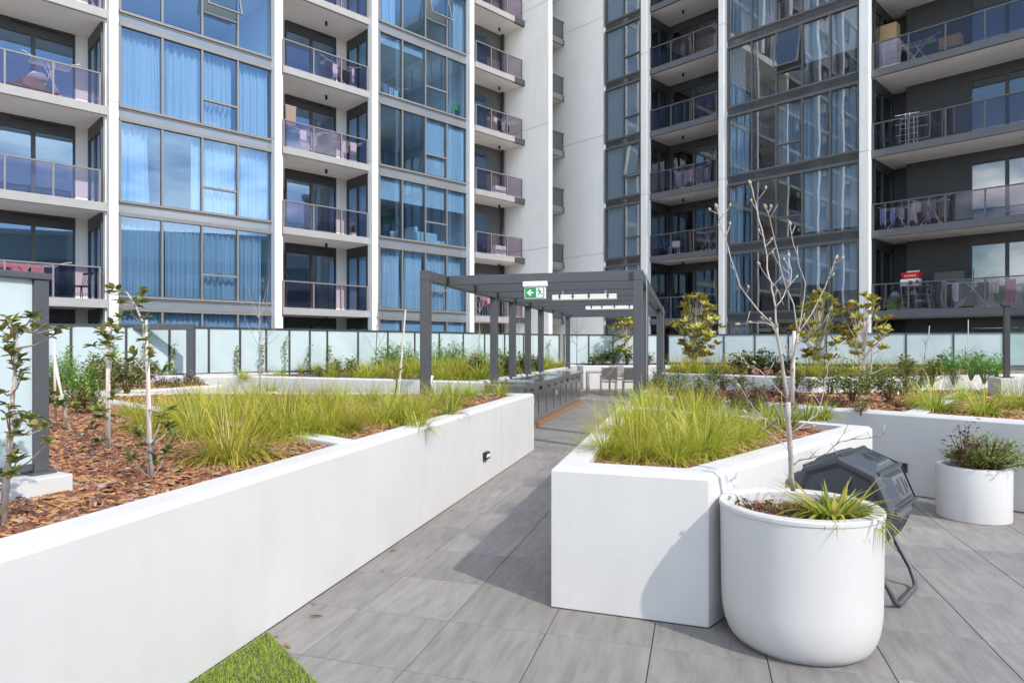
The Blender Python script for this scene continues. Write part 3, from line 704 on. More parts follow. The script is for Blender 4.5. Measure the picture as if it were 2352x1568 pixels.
neighbour('taller grey neighbouring block reflected at the right of the leftmost bay', (68, 14, 0), 18, 16, 23.0, rad(80), M_nb[0])
neighbour('low cream neighbouring block reflected in the lower windows', (38, -52, 0), 30, 18, 11.0, rad(35), M_nb[1])
neighbour('long grey neighbouring block behind the terrace seen only in reflections', (2, -70, 0), 40, 18, 12.0, rad(5), M_nb[0])

# ---------------------------------------------------------------- pergola
PA = rad(15.8)
UP = Vector((math.sin(PA), math.cos(PA), 0)); VP = Vector((math.cos(PA), -math.sin(PA), 0))
P0 = Vector((-1.065, 10.06, 0))
def pg(s, t, z): return P0 + UP*s + VP*t + Vector((0,0,z))
perg = thing('pergola', 'dark grey steel pergola with flat beams over the barbecue walkway', 'pergola', P0, -PA)
# local frame: x = across (VP), y = along (UP)
PW, TOP = 0.14, 2.75
for s, b in ((0,0.80),(3.75,0.93),(5.25,0.93),(6.8,0.93),(8.35,0.93),(12.7,0.90)):
    p = MB().box(-PW/2, PW/2, s-PW/2, s+PW/2, b, TOP-0.151).build('post', M_metal, perg, bevel=0.006)
    MB().box(-PW/2-0.03, PW/2+0.03, s-PW/2-0.03, s+PW/2+0.03, b-0.002, b+0.014).build('base_plate', M_metal, p)
    for q in (-0.03, 0.03): MB().tube([(PW/2, s+q, b+0.06+abs(q)), (PW/2+0.012, s+q, b+0.06+abs(q))], 0.012, 6).build('bolt', M_galv, p)
RT = 3.09
for s in (0.81, 2.30, 9.3, 10.85, 12.4):
    p = MB().box(RT-PW/2, RT+PW/2, s-PW/2, s+PW/2, 0.84, TOP-0.151).build('post', M_metal, perg, bevel=0.006)
    MB().box(RT-PW/2-0.03, RT+PW/2+0.03, s-PW/2-0.03, s+PW/2+0.03, 0.838, 0.856).build('base_plate', M_metal, p)
MB().box(-PW/2, PW/2, -PW/2, 12.7+PW/2, TOP-0.15, TOP).build('side_beam', M_metal, perg, bevel=0.006)
MB().box(RT-PW/2, RT+PW/2, 0.81-PW/2, 12.4+PW/2, TOP-0.15, TOP).build('side_beam', M_metal, perg, bevel=0.006)
for i in range(9):
    s = 0.78 + 1.49*i
    MB().box(PW/2+0.002, RT-PW/2-0.002, s-0.05, s+0.05, TOP-0.152, TOP-0.004).build('rafter', M_metal, perg, bevel=0.005)
    for tt in (PW/2+0.025, RT-PW/2-0.025):
        br = MB().box(tt-0.018, tt+0.018, s-0.068, s-0.052, TOP-0.165, TOP-0.03).build('bracket', M_black, perg)
# climbing wires beside the right posts and conduit
for s, k in ((1.0,3),(9.5,3)):
    for j in range(k):
        MB().tube([(RT+0.11, s+0.10*j, 0.86), (RT+0.11, s+0.10*j, TOP-0.02)], 0.004, 5).build('climbing_wire', M_galv, perg)
for s in (4.4, 5.9, 7.4):
    MB().tube([(0.0, s, 0.95), (0.0, s, TOP-0.15)], 0.003, 5).build('climbing_wire', M_galv, perg)
MB().tube([(PW/2+0.03,-0.02,0.85),(PW/2+0.03,-0.02,1.13),(PW/2+0.05,-0.02,1.17)], 0.02, 8).build('conduit', M_whiteplastic, perg, smooth=True)

# exit sign hanging from the first rafter
def flat(mb, pts, y): mb.add([(x, y, z) for x, z in pts], [list(range(len(pts)))])
ex = thing('exit_sign', 'green and white running-man exit sign with arrow hanging from the pergola', 'sign', pg(0.70, 1.535, 2.46), -PA)
MB().box(-0.165, 0.165, -0.035, 0.035, -0.115, 0.075).build('panel_body', M_whiteplastic, ex, bevel=0.006)
MB().box(-0.19, 0.19, -0.05, 0.05, 0.076, 0.155).build('housing', M_whiteplastic, ex, bevel=0.008)
MB().box(-0.02, 0.02, -0.02, 0.02, 0.155, 0.16).build('bracket', M_galv, ex)
M_green = mat('sign_green', (0.012,0.27,0.075), 0.35); M_signw = mat('sign_white', (0.82,0.84,0.82), 0.35)
MB().box(-0.15, 0.15, -0.039, -0.0355, -0.10, 0.06).build('green_face', M_green, ex)
mb = MB(); mb.extrude([(-0.125,-0.0395,-0.02),(-0.075,-0.0395,-0.068),(-0.048,-0.0395,-0.068),(-0.082,-0.0395,-0.034),(-0.022,-0.0395,-0.034),(-0.022,-0.0395,-0.006),(-0.082,-0.0395,-0.006),(-0.048,-0.0395,0.028),(-0.075,-0.0395,0.028)], (0,-0.0015,0)); mb.build('arrow', M_signw, ex)
MB().box(0.022, 0.135, -0.041, -0.0392, -0.092, 0.052).build('doorway', M_signw, ex)
mb = MB(); Y0 = -0.0415
def limb(a, b, w0, w1):
    a, b = Vector((a[0],0,a[1])), Vector((b[0],0,b[1])); d = (b-a).normalized(); n = Vector((-d.z,0,d.x))
    mb.extrude([(a+n*w0)+Vector((0,Y0,0)), (a-n*w0)+Vector((0,Y0,0)), (b-n*w1)+Vector((0,Y0,0)), (b+n*w1)+Vector((0,Y0,0))], (0,-0.0012,0))
mb.lathe([(0.0001,0)],3) if False else None
cx, cz = 0.066, 0.034
mb.extrude([(cx+0.012*math.cos(a*math.pi/6), Y0, cz+0.012*math.sin(a*math.pi/6)) for a in range(12)], (0,-0.0012,0))
limb((0.070,0.018),(0.084,-0.022),0.013,0.011); limb((0.066,0.014),(0.044,0.006),0.006,0.005); limb((0.044,0.006),(0.036,-0.014),0.005,0.004)
limb((0.078,0.012),(0.102,-0.004),0.006,0.005); limb((0.102,-0.004),(0.112,0.010),0.005,0.004)
limb((0.082,-0.020),(0.060,-0.038),0.009,0.007); limb((0.060,-0.038),(0.056,-0.072),0.007,0.005); limb((0.086,-0.020),(0.106,-0.046),0.009,0.007); limb((0.106,-0.046),(0.128,-0.042),0.006,0.005)
mb.build('running_man', M_green, ex)

def batten(label, s, t, z):
    r = thing('batten_light', label, 'light', pg(s, t, z), -PA, 'batten lights under the pergola')
    MB().box(-0.60, 0.60, -0.05, 0.05, 0.035, 0.085).build('housing', M_whiteplastic, r, bevel=0.006)
    MB().box(-0.60, 0.60, -0.06, 0.06, -0.02, 0.034).build('diffuser', M_cream, r, bevel=0.015)
    for q in (-0.45,-0.2,0.1,0.45): MB().box(q-0.012, q+0.012, -0.066, 0.066, 0.01, 0.09).build('clip', M_black, r)
    for q in (-0.4, 0.4): MB().box(q-0.015, q+0.015, -0.015, 0.015, 0.085, 0.20).build('hanger', M_galv, r)
p_ = ground(1, 1) if False else None
batten('nearer long batten light hanging beside the exit sign', 3.05, 1.95, 2.50)
batten('farther long batten light under the pergola rafters', 6.75, 2.05, 2.52)

# ---------------------------------------------------------------- barbecue counter
bbq = thing('barbecue_counter', 'long stainless steel barbecue counter with cupboard doors on a timber plinth', 'barbecue', pg(2.75, 0.93, 0), -PA)
Lb, Wb = 7.0, 0.76
MB().box(-Wb+0.03, -0.05, 0.25, Lb-0.05, 0.086, 0.845).build('cabinet', M_steel, bbq, bevel=0.004)
MB().box(-Wb+0.02, 0.01, 0.20, Lb, 0.0, 0.085).build('plinth', M_timber, bbq, bevel=0.004)
MB().box(-Wb, 0.02, -0.25, Lb+0.05, 0.847, 0.905).build('benchtop', M_steel, bbq, bevel=0.006)
MB().box(-Wb+0.05, -Wb+0.13, -0.20, -0.12, 0.0, 0.846).build('leg', M_steel, bbq, bevel=0.004)
MB().box(-0.14, -0.06, -0.20, -0.12, 0.0, 0.846).build('leg', M_steel, bbq, bevel=0.004)
MB().box(-Wb+0.08, -0.1, 0.2, 0.249, 0.13, 0.84).build('end_panel', M_steel, bbq)
for i in range(8):
    y0 = 0.42 + i*0.82
    d = MB().box(-0.048, -0.034, y0, y0+0.50, 0.20, 0.66).build('door', M_steel, bbq, bevel=0.003)
    MB().tube([(-0.034, y0+0.08, 0.43),(-0.02, y0+0.08, 0.43)], 0.016, 8).build('lock', M_galv, d)
    if i in (0, 3): MB().box(-0.0335, -0.031, y0+0.16, y0+0.34, 0.50, 0.60).build('notice', M_whiteplastic, d)
    pl = MB().box(-0.048, -0.040, y0+0.12, y0+0.30, 0.72, 0.80).build('control_plate', M_black if i in (1,5) else M_steel, bbq)
    MB().tube([(-0.04, y0+0.21, 0.76),(-0.018, y0+0.21, 0.76)], 0.02, 10).build('button', M_black, pl)
for y0 in (1.0, 4.2):
    d = MB().box(-Wb+0.10, -0.10, y0, y0+1.0, 0.906, 0.935).build('hotplate_lid', M_steel, bbq, bevel=0.008)
    MB().tube([(-0.17,y0+0.3,0.935),(-0.17,y0+0.3,0.975),(-0.17,y0+0.7,0.975),(-0.17,y0+0.7,0.935)], 0.01, 8).build('handle', M_galv, d, smooth=True)
mb = MB(); mb.extrude([(-Wb/2-0.02,-0.2515,0.862),(-Wb/2+0.02,-0.2515,0.862),(-Wb/2,-0.2515,0.895)], (0,-0.001,0)); mb.build('warning_mark', M_black, bbq)

# ---------------------------------------------------------------- dining table and chairs
M_taupe = mat('taupe_sling', (0.30,0.255,0.21), 0.8, var=0.1, scale=60); M_taupem = mat('taupe_frame', (0.33,0.30,0.27), 0.5)
def table(loc, rz):
    r = thing('dining_table', 'taupe outdoor dining table beyond the barbecue counter', 'table', loc, rz)
    MB().box(-0.9, 0.9, -0.45, 0.45, 0.70, 0.745).build('tabletop', M_taupem, r, bevel=0.006)
    for x in (-0.85, 0.85):
        for y in (-0.40, 0.40): MB().box(x-0.05, x+0.05, y-0.05, y+0.05, 0, 0.699).build('leg', M_taupem, r, bevel=0.004)
def dchair(loc, rz, label):
    r = thing('dining_chair', label, 'chair', loc, rz, 'taupe chairs at the dining table')
    MB().box(-0.24, 0.24, -0.22, 0.22, 0.42, 0.45).build('seat', M_taupe, r, bevel=0.01)
    b = MB(); b.bar((0,-0.235,0.50), (0,-0.30,0.92), 0.46, 0.02, up=(0,1,0)); b.build('backrest', M_taupe, r, bevel=0.005)
    for x in (-0.25, 0.25):
        MB().bar((x,-0.225,0.0), (x,-0.225,0.46), 0.035, 0.03).build('leg', M_taupem, r); MB().bar((x,0.22,0), (x,0.22,0.62), 0.035, 0.03).build('leg', M_taupem, r)
        MB().bar((x,-0.225,0.46), (x,-0.305,0.94), 0.03, 0.035).build('back_post', M_taupem, r)
        MB().bar((x,-0.25,0.635), (x,0.24,0.635), 0.05, 0.025).build('armrest', M_taupem, r)
tb = ground(1418, 902); table((4.05,23.3,0), -0.1)
dchair((3.78,22.45,0), -0.06, 'left taupe sling chair with its back to the path')
dchair((4.52,22.4,0), -0.1, 'right taupe sling chair half hidden by the pergola post')
dchair((4.35,24.1,0), math.pi-0.1, 'taupe sling chair on the far side of the dining table')

# ---------------------------------------------------------------- frosted glass fences
def fence(label, a, b, posts, z0, z1, mglass=None, name='glass_fence'):
    a, b = Vector((*a,0)), Vector((*b,0)); d = (b-a); L = d.length; rz = math.atan2(d.y, d.x)
    r = thing(name, label, 'fence', a, rz)
    for s in posts: MB().box(s-0.025, s+0.025, -0.03, 0.03, z0-0.25, z1-0.03).build('post', M_metal2, r)
    MB().box(posts[0]-0.03, posts[-1]+0.03, -0.035, 0.035, z1-0.03, z1+0.012).build('top_rail', M_metal2, r)
    MB().box(posts[0], posts[-1], -0.02, 0.02, z0-0.03, z0+0.015).build('bottom_rail', M_metal2, r)
    for s, t in zip(posts[:-1], posts[1:]): MB().box(s+0.026, t-0.026, -0.006, 0.006, z0+0.016, z1-0.031).build('glass_panel', mglass or M_frost, r)
fd = Vector((0.7133, 0.7009)); F0 = Vector((-7.52,16.5))
st = F0 - fd*7.0
fence('pale frosted glass fence on the left in front of the sunlit wing', st, F0+fd*14.1, [7+s for s in (-7,-5.9,-4.8,-3.7,-2.6,-1.5,-0.55,0.386,1.187,1.898,2.565,3.18,3.73,4.76,5.83,6.87,7.88,8.94,9.95,10.95,11.95,12.95,14.0)], 0.94, 2.10)
e0 = F0 + fd*14.1
fence('short frosted glass fence behind the dining table', (e0.x+0.1,e0.y), (6.75,26.95), [0.05,1.05,2.05,3.05,4.1], 0.94, 2.10)
ra, rb = Vector((6.9,26.9)), Vector((17.3,22.35)); rl = (rb-ra).length
rp = []
for x in (1535.6,1599,1663,1734,1811,1898,1985,2081,2190,2305,2425):
    t = (x-CX)/F_PX; dd = (rb-ra)/rl; rp.append((t*ra.y-ra.x)/(dd.x-t*dd.y))
fence('frosted glass fence on the right in front of the dark wing', ra, rb, rp, 0.98, 2.10)
# screen in the left foreground
fence_dir = Vector((-0.5,-0.87))
sp = Vector((-2.425,3.53))
fl = thing('glass_screen', 'frosted glass screen with dark frame at the left edge of the picture', 'screen', (sp.x,sp.y,0.0), math.atan2(fence_dir.y, fence_dir.x))
MB().box(-0.035, 0.035, -0.035, 0.035, 0.935, 1.955).build('post', M_metal, fl, bevel=0.004)
MB().box(-0.06, 0.06, -0.06, 0.06, 0.932, 0.945).build('base_plate', M_metal, fl)
MB().box(-0.045, 1.6, -0.045, 0.045, 1.956, 1.99).build('top_rail', M_metal, fl, bevel=0.004)
MB().box(0.037, 1.55, -0.012, 0.012, 0.99, 1.955).build('glass_panel', M_frost, fl)
MB().box(0.037, 1.55, -0.02, 0.02, 0.955, 0.989).build('bottom_rail', M_metal, fl)
MB().box(-0.09, 1.7, -0.12, 0.16, 0.78, 0.931).build('plinth', M_white, fl, bevel=0.006)
# clear screen at the right edge
cs = thing('glass_screen', 'clear glass screen with dark posts at the right edge of the picture', 'screen', (7.66,10.0,0), rad(-20))
MB().box(-0.035, 0.035, -0.035, 0.035, 1.155, 2.22).build('post', M_metal2, cs); MB().box(0.95, 1.02, 0.3, 0.37, 1.155, 2.22).build('post', M_metal2, cs)
MB().box(-0.06, 2.6, -0.05, 0.05, 2.221, 2.255).build('top_rail', M_metal2, cs)
MB().box(0.037, 2.6, -0.006, 0.006, 1.20, 2.219).build('glass_panel', M_clear, cs)
MB().box(-0.07, 0.07, -0.07, 0.07, 1.14, 1.156).build('base_plate', M_metal2, cs)
MB().box(-0.16, 2.8, -0.28, 0.28, 0.70, 1.139).build('plinth', M_white, cs, bevel=0.008)
# open dark portal frame on the left planter
fr = thing('steel_frame', 'open dark grey steel frame in front of the left glass fence', 'frame', (-7.16,15.62,0), 0)
MB().box(-0.08, 0.08, -0.075, 0.075, 0.90, 2.0).build('post', M_metal, fr, bevel=0.005); MB().box(-2.49, -2.32, -0.075, 0.25, 0.60, 2.0).build('post', M_metal, fr, bevel=0.005)
MB().box(-4.6, 0.08, -0.075, 0.075, 2.001, 2.14).build('beam', M_metal, fr, bevel=0.005)
MB().box(-4.6, -4.45, -0.075, 0.075, 0.60, 2.0).build('post', M_metal, fr, bevel=0.005)
for q in (0.98, 1.06): MB().tube([(0.03,-0.075,q),(0.03,-0.09,q)], 0.012, 6).build('bolt', M_galv, fr)

# ---------------------------------------------------------------- round pots
def pot(label, c, r, h, rb=None, soil=0.08, wall=0.055, straight=False):
    root = thing('round_pot', label, 'plant pot', (c[0],c[1],0), 0, 'white round pots on the terrace')
    rb = rb or r*0.9
    if straight: prof = [(r*0.985,0.004),(r*0.99,0.02),(r,h-0.02),(r-0.008,h),(r-wall,h),(r-wall-0.005,h-0.02),(r-wall-0.01,h-soil-0.1)]
    else:
        prof = [(rb*0.965,0.003),(rb*0.975,0.012)]
        R = 0.235
        for i in range(0, 13):
            a = math.pi/2*i/12; prof.append((rb*0.975 + (r*0.985-rb*0.975)*math.sin(a), 0.012 + R*(1-math.cos(a))))
        prof += [(r, h-0.03),(r*1.012,h-0.025),(r*1.012,h-0.008),(r,h),(r-wall,h),(r-wall-0.012,h-0.012),(r-wall-0.02,h-soil-0.1)]
    mb = MB(); mb.lathe(prof, 96, closed=True); mb.build('bowl', M_pot, root, smooth=True, auto=30)
    MB().lathe([(0.0001,h-soil-0.1),(r-wall-0.004,h-soil-0.1),(r-wall-0.004,h-soil),(0.0001,h-soil+0.012)], 40, closed=True).build('soil', M_soil, root)
    if not straight: MB().lathe([(0.0001,0.0),(rb*0.93,0.0),(rb*0.93,0.004),(0.0001,0.004)], 40, closed=True).build('foot', M_black, root)
    return root
POT1 = (1.66,3.655); POT2 = (4.49,6.27); POT3 = (-4.6,13.0)
pot('large white round pot in the foreground holding the bare tree', POT1, 0.41, 0.745, 0.332)
pot('smaller white round pot against the right wall with a clipped shrub', POT2, 0.30, 0.49, straight=True)
pot('white round pot with a bare sapling beyond the left planter', POT3, 0.45, 0.75, 0.38)
pot('small white pot at the foot of the right pergola post', (2.95,14.2), 0.28, 0.45, straight=True)

# ---------------------------------------------------------------- compost tumbler
M_tumb = mat('tumbler_plastic', (0.055,0.058,0.065), 0.42, var=0.12, scale=14, bump=0.25, bscale=160)
M_tumbp = mat('tumbler_panel', (0.05,0.058,0.07), 0.38, var=0.12, scale=14, bump=0.2, bscale=160)
tu = thing('compost_tumbler', 'black octagonal compost tumbler on a tubular stand behind the large pot', 'compost bin', (2.475,4.625,0), rad(46.4))
# local x = drum axis (towards the far end); y across; drum centre at z 0.556
ZC, RO, HL = 0.556, 0.315, 0.31
def octv(x, r, k): a = math.pi/2 + k*math.pi/4; return Vector((x, -r*math.cos(a), ZC + r*math.sin(a)))
mb = MB()
for x0, x1, r0, r1 in ((-HL+0.02,HL-0.02,RO,RO),):
    vs = [octv(x0,r0,k) for k in range(8)] + [octv(x1,r1,k) for k in range(8)]
    mb.add(vs, [(k,(k+1)%8,8+(k+1)%8,8+k) for k in range(8)] + [list(range(8))[::-1], list(range(8,16))])
drum = mb.build('drum', M_tumb, tu, bevel=0.008)
for sx in (-1, 1):                       # end rims and sunken end plates
    mb = MB(); xa, xb, xc = sx*(HL-0.02), sx*(HL+0.03), sx*(HL+0.005)
    rings = [(xa,RO+0.008),(xb,RO-0.004),(xb,RO-0.030),(xc,RO-0.065)]
    vs = [octv(x,r,k) for x,r in rings for k in range(8)]
    fs = []
    for i in range(3):
        for k in range(8):
            f = (i*8+k, i*8+(k+1)%8, (i+1)*8+(k+1)%8, (i+1)*8+k); fs.append(f if sx > 0 else f[::-1])
    fs.append([24+k for k in range(8)] if sx > 0 else [24+k for k in range(8)][::-1])
    mb.add(vs, fs); e = mb.build('end_cap', M_tumb, tu)
    hb = MB(); hb.lathe([(0.0001,0),(0.075,0),(0.055,0.03),(0.03,0.03),(0.03,0.012),(0.0001,0.012)], 20, closed=True)
    h = hb.build('axle_hub', M_black, e, smooth=True, auto=40); h.location = (xc,0,ZC); h.rotation_euler = (0, rad(90*sx), 0)
    for q in range(3):
        a = math.pi/2 + q*2*math.pi/3 + 0.4
        rb_ = MB(); rb_.bar((xc+sx*0.004, 0.08*math.cos(a), ZC+0.08*math.sin(a)), (xc+sx*0.004, 0.19*math.cos(a), ZC+0.19*math.sin(a)), 0.016, 0.03, up=(1,0,0)); rb_.build('rib', M_tumb, e)
for k in range(8):                       # raised side panels with vent slots
    a0, a1 = octv(0,RO,k), octv(0,RO,(k+1)%8); m_ = (a0+a1)/2; tdir = (a1-a0).normalized(); nrm = Vector((0,m_.y,m_.z-ZC)).normalized(); xd = Vector((1,0,0))
    hw = (a1-a0).length/2
    def P(x, t, n): return m_ + xd*x + tdir*t + nrm*n
    mb = MB(); pts = []
    for (x,t) in ((-0.235,-hw*0.86),(0.235,-hw*0.86),(0.235,hw*0.86),(-0.235,hw*0.86)): pts.append(P(x,t,-0.004))
    for (x,t) in ((-0.15,-hw*0.62),(0.15,-hw*0.62),(0.15,hw*0.62),(-0.15,hw*0.62)): pts.append(P(x,t,0.034))
    mb.add(pts, [(4,5,6,7)[::-1],(0,1,5,4)[::-1],(1,2,6,5)[::-1],(2,3,7,6)[::-1],(3,0,4,7)[::-1]])
    pn = mb.build('side_panel', M_tumbp, tu, bevel=0.006)
    for q, (x, l) in enumerate(((-0.105,0.5),(-0.05,0.9),(0.05,0.9),(0.105,0.5))):
        sl = MB(); hh = hw*0.5*l
        sl.add([P(x-0.014,-hh,0.0362),P(x+0.014,-hh,0.0362),P(x+0.014,hh,0.0362),P(x-0.014,hh,0.0362),P(x-0.014,-hh,0.033),P(x+0.014,-hh,0.033),P(x+0.014,hh,0.033),P(x-0.014,hh,0.033)], [(0,1,2,3),(0,1,5,4),(1,2,6,5),(2,3,7,6),(3,0,4,7)])
        sl.build('vent_slot', M_black, pn)
    fl_ = MB(); fl_.bar(octv(-HL+0.03,RO+0.006,k), octv(HL-0.03,RO+0.006,k), 0.022, 0.022); fl_.build('flange', M_tumb, tu)
for sy in (-1, 1):
    off = 0.365 if sy < 0 else 0.30
    path = [(-HL-0.06,0.0,ZC),(-HL-0.07,sy*0.04,ZC-0.08),(-0.44,sy*off*0.88,0.12),(-0.43,sy*off*0.97,0.045),(-0.38,sy*off,0.016),(0.04,sy*off,0.016),(0.085,sy*off*0.97,0.045),(0.11,sy*off*0.88,0.12),(HL+0.05,sy*0.04,ZC-0.08),(HL+0.06,0.0,ZC)]
    MB().tube(path, 0.016, 10).build('leg_frame', M_metal, tu, smooth=True)

# ---------------------------------------------------------------- plants: mesh makers
def leaf(mb, p, d, up, L, W, mi, fold=0.25, curl=0.15):
    """one leaf of two folded halves"""
    d = Vector(d).normalized(); s = d.cross(Vector(up))
    if s.length < 1e-3: s = d.cross(Vector((1,0.2,0)))
    s.normalize(); n = s.cross(d).normalized(); p = Vector(p)
    b = len(mb.v)
    a1 = p + d*(L*0.35); a2 = p + d*(L*0.72) - n*(curl*L*0.4); t = p + d*L - n*(curl*L)
    mb.v.extend([tuple(p), tuple(a1 + s*W*0.5 + n*fold*W*0.5), tuple(a2 + s*W*0.46 + n*fold*W*0.45), tuple(t), tuple(a2 - s*W*0.46 + n*fold*W*0.45), tuple(a1 - s*W*0.5 + n*fold*W*0.5)])
    mb.f.append([b,b+1,b+2,b+3]); mb.f.append([b,b+3,b+4,b+5]); mb.m += [mi, mi]
def rdir(zlo=-0.3, zhi=1.0):
    a = random.random()*2*math.pi; z = random.uniform(zlo, zhi); r = math.sqrt(max(0, 1-min(1,z*z))); return Vector((r*math.cos(a), r*math.sin(a), z))
def tussock_mesh(name, seed, n=300, L=0.62, spread=0.11, w=0.0062, mats=M_grass, weights=(0.5,0.32,0.18), arch=1.0, el0=88, els=46):
    random.seed(seed); mb = MB()
    for i in range(n):
        a = random.random()*2*math.pi; r0 = spread*math.sqrt(random.random()); lean = random.uniform(0.02,1.0)**0.75
        p = Vector((r0*math.cos(a), r0*math.sin(a), 0)); az = a + random.uniform(-0.5,0.5); out = Vector((math.cos(az), math.sin(az), 0)); sd = Vector((-out.y,out.x,0))
        l = L*random.uniform(0.55,1.12); el = rad(el0 - els*lean); mi = random.choices((0,1,2), weights)[0]; ww = w*random.uniform(0.7,1.25)
        b = len(mb.v); seg = 5; q = Vector(p); drop = arch*lean*random.uniform(1.1,2.0)/seg
        for j in range(seg+1):
            t = j/seg; wd = ww*(1-t**1.8)*0.5 + 0.0005
            mb.v.append(tuple(q - sd*wd)); mb.v.append(tuple(q + sd*wd))
            q = q + (out*math.cos(el) + Vector((0,0,1))*math.sin(el))*(l/seg); el -= drop
            if q.z < -0.02 and j < seg: pass
        for j in range(seg): mb.f.append([b+2*j, b+2*j+1, b+2*j+3, b+2*j+2]); mb.m.append(mi)
    return mb.mesh(name, mats)
def shrub_mesh(name, seed, w=0.5, h=0.5, n=420, L=0.05, W=0.026, mats=M_leafd, weights=(0.5,0.35,0.15), stems=9, stem_mat=None, rmin=0.55, jit=0.07):
    random.seed(seed); mb = MB()
    tips = []
    for i in range(stems*3):
        d = rdir(0.15,1.0); r = random.uniform(rmin,1.0)
        e = Vector((d.x*w/2*r, d.y*w/2*r, h*0.28 + d.z*h*0.72*r)); tips.append(e)
        if i < stems*2:
            m_ = Vector((e.x*0.35, e.y*0.35, e.z*0.55)); mb.cur = 3; mb.tube([(e.x*0.05,e.y*0.05,-0.03), m_, e], [0.006,0.004,0.002], 4, cap=False); mb.cur = 0
    for i in range(n):
        t = random.choice(tips); back = random.random()**1.5*0.55
        p = t*(1-back) + Vector((random.gauss(0,w*jit), random.gauss(0,w*jit), random.gauss(0,h*jit))); p.z = max(0.01, p.z)
        d = (rdir(-0.2,0.9) + Vector((p.x,p.y,0))*1.2/max(w,0.1)).normalized()
        leaf(mb, p, d, (0,0,1), L*random.uniform(0.65,1.25), W*random.uniform(0.7,1.2), random.choices((0,1,2), weights)[0])
    return mb.mesh(name, list(mats)+[stem_mat or M_browntwig])
def branch_tree(mb, p, d, L, r, depth, buds, rnd, spread=0.55):
    """bare branch with side twigs"""
    n = 5; pts = [Vector(p)]; q = Vector(p); dd = Vector(d).normalized(); rs = [r]
    for i in range(n):
        dd = (dd + Vector((rnd.gauss(0,0.10), rnd.gauss(0,0.10), rnd.gauss(0.05,0.06)))).normalized(); q = q + dd*(L/n); pts.append(q.copy()); rs.append(r*(1-0.75*(i+1)/n))
    mb.tube(pts, rs, 5 if depth else 4, cap=False)
    if depth > 0:
        for i in range(rnd.randint(3,5)):
            k = rnd.randint(1,n); az = rnd.random()*6.28; sd = Vector((math.cos(az), math.sin(az), rnd.uniform(-0.1,0.5)))
            branch_tree(mb, pts[k], (dd*(1-spread) + sd*spread), L*rnd.uniform(0.35,0.6), rs[k]*0.65, depth-1, buds, rnd, spread)
    else: buds.append((pts[-1], dd))
def bud(mb, p, d, L=0.022, R=0.007):
    d = Vector(d).normalized(); mb.tube([p, p+d*L*0.35, p+d*L*0.7, p+d*L], [R*0.45,R,R*0.75,R*0.1], 6)

GROUP_T = {}
def place(name, me, label, cat, group, loc, sc_=1.0, rz=None, zs=1.0):
    o = link(name, me); o.location = loc; o.rotation_euler = (0,0,random.random()*6.28 if rz is None else rz); o.scale = (sc_, sc_, sc_*zs)
    tag(o, label, cat, group); return o

TUS = [tussock_mesh('grass_tussock', 11+i, 470, L=0.62, spread=0.15, w=0.0056, arch=1.9, el0=80, els=56, weights=(0.48,0.28,0.24)) for i in range(4)]
TUSF = [tussock_mesh('grass_tussock_far', 31+i, 190, w=0.011, arch=1.5, el0=82, els=52) for i in range(3)]
TUSD = [tussock_mesh('grass_tussock_deep', 51+i, 300, w=0.008, weights=(0.35,0.45,0.2), arch=1.5, el0=82, els=50) for i in range(2)]
LIR = [tussock_mesh('strap_tuft', 61+i, 130, L=0.40, spread=0.07, w=0.016, mats=M_lirio, weights=(0.5,0.3,0.2), arch=1.3, el0=82, els=50) for i in range(2)]
LIRP = tussock_mesh('pot_tuft', 66, 230, L=0.30, spread=0.09, w=0.014, mats=M_lirio, weights=(0.5,0.3,0.2), arch=1.9, el0=66, els=45)
GOLD = [tussock_mesh('golden_tuft', 71, 170, L=0.36, spread=0.06, w=0.008, mats=M_lirio, weights=(0.3,0.1,0.6), arch=0.9)]
SHD = [shrub_mesh('dark_shrub', 81+i) for i in range(3)]
SHDF = [shrub_mesh('dark_shrub_far', 91+i, n=260, L=0.075, W=0.042) for i in range(3)]
SHO = [shrub_mesh('olive_shrub', 95+i, n=330, L=0.06, W=0.034, weights=(0.25,0.4,0.35)) for i in range(2)]
SHB = [shrub_mesh('bright_bush', 101+i, 0.6, 0.6, 700, 0.05, 0.020, M_leafb, (0.45,0.3,0.25)) for i in range(2)]
SHR = [shrub_mesh('maroon_shrub', 111+i, 0.5, 0.32, 330, 0.045, 0.024, M_leafr, (0.45,0.35,0.2)) for i in range(2)]

random.seed(3)
# left planter: lime tussocks (base pixel in the 2352-wide view, size)
for x, y, s in [(535,1062,1.0),(455,1008,0.95),(610,1000,1.0),(705,985,1.0),(350,992,0.85),(395,962,0.9),(500,958,0.95),(560,945,0.9),(640,948,0.95),(760,955,0.95),(880,978,1.0),(955,962,0.95),(905,942,0.9),(845,930,0.9),(700,935,0.9),(985,945,0.8),(300,960,0.75),(430,935,0.85),(590,922,0.85),(780,925,0.85),(660,1010,0.95),(580,975,0.95),(500,985,0.95),(410,990,0.85),(820,965,0.95),(740,930,0.9),(930,975,0.85),(470,945,0.9),(752,1003,0.8),(690,1012,0.75)]:
    place('grass_tussock', random.choice(TUS), 'lime green grass tussock in the long left planter', 'grass', 'lime tussocks in the left planter', ground(x,y,0.825), s*(1.0 if y > 990 else 0.92 if y > 965 else 0.78))
place('golden_tuft', GOLD[0], 'small upright golden grass tuft near the edge of the left planter', 'grass', None, ground(806,998,0.825), 1.0)
for x, y, s in [(1005,930,0.75),(1045,938,0.75),(1035,916,0.6),(1078,918,0.7),(1112,912,0.62),(1150,906,0.55)]:
    place('grass_tussock', random.choice(TUSD), 'thin grass tuft at the path end of the left planter', 'grass', 'thin tufts at the end of the left planter', ground(x,y,0.825), s, zs=1.0)
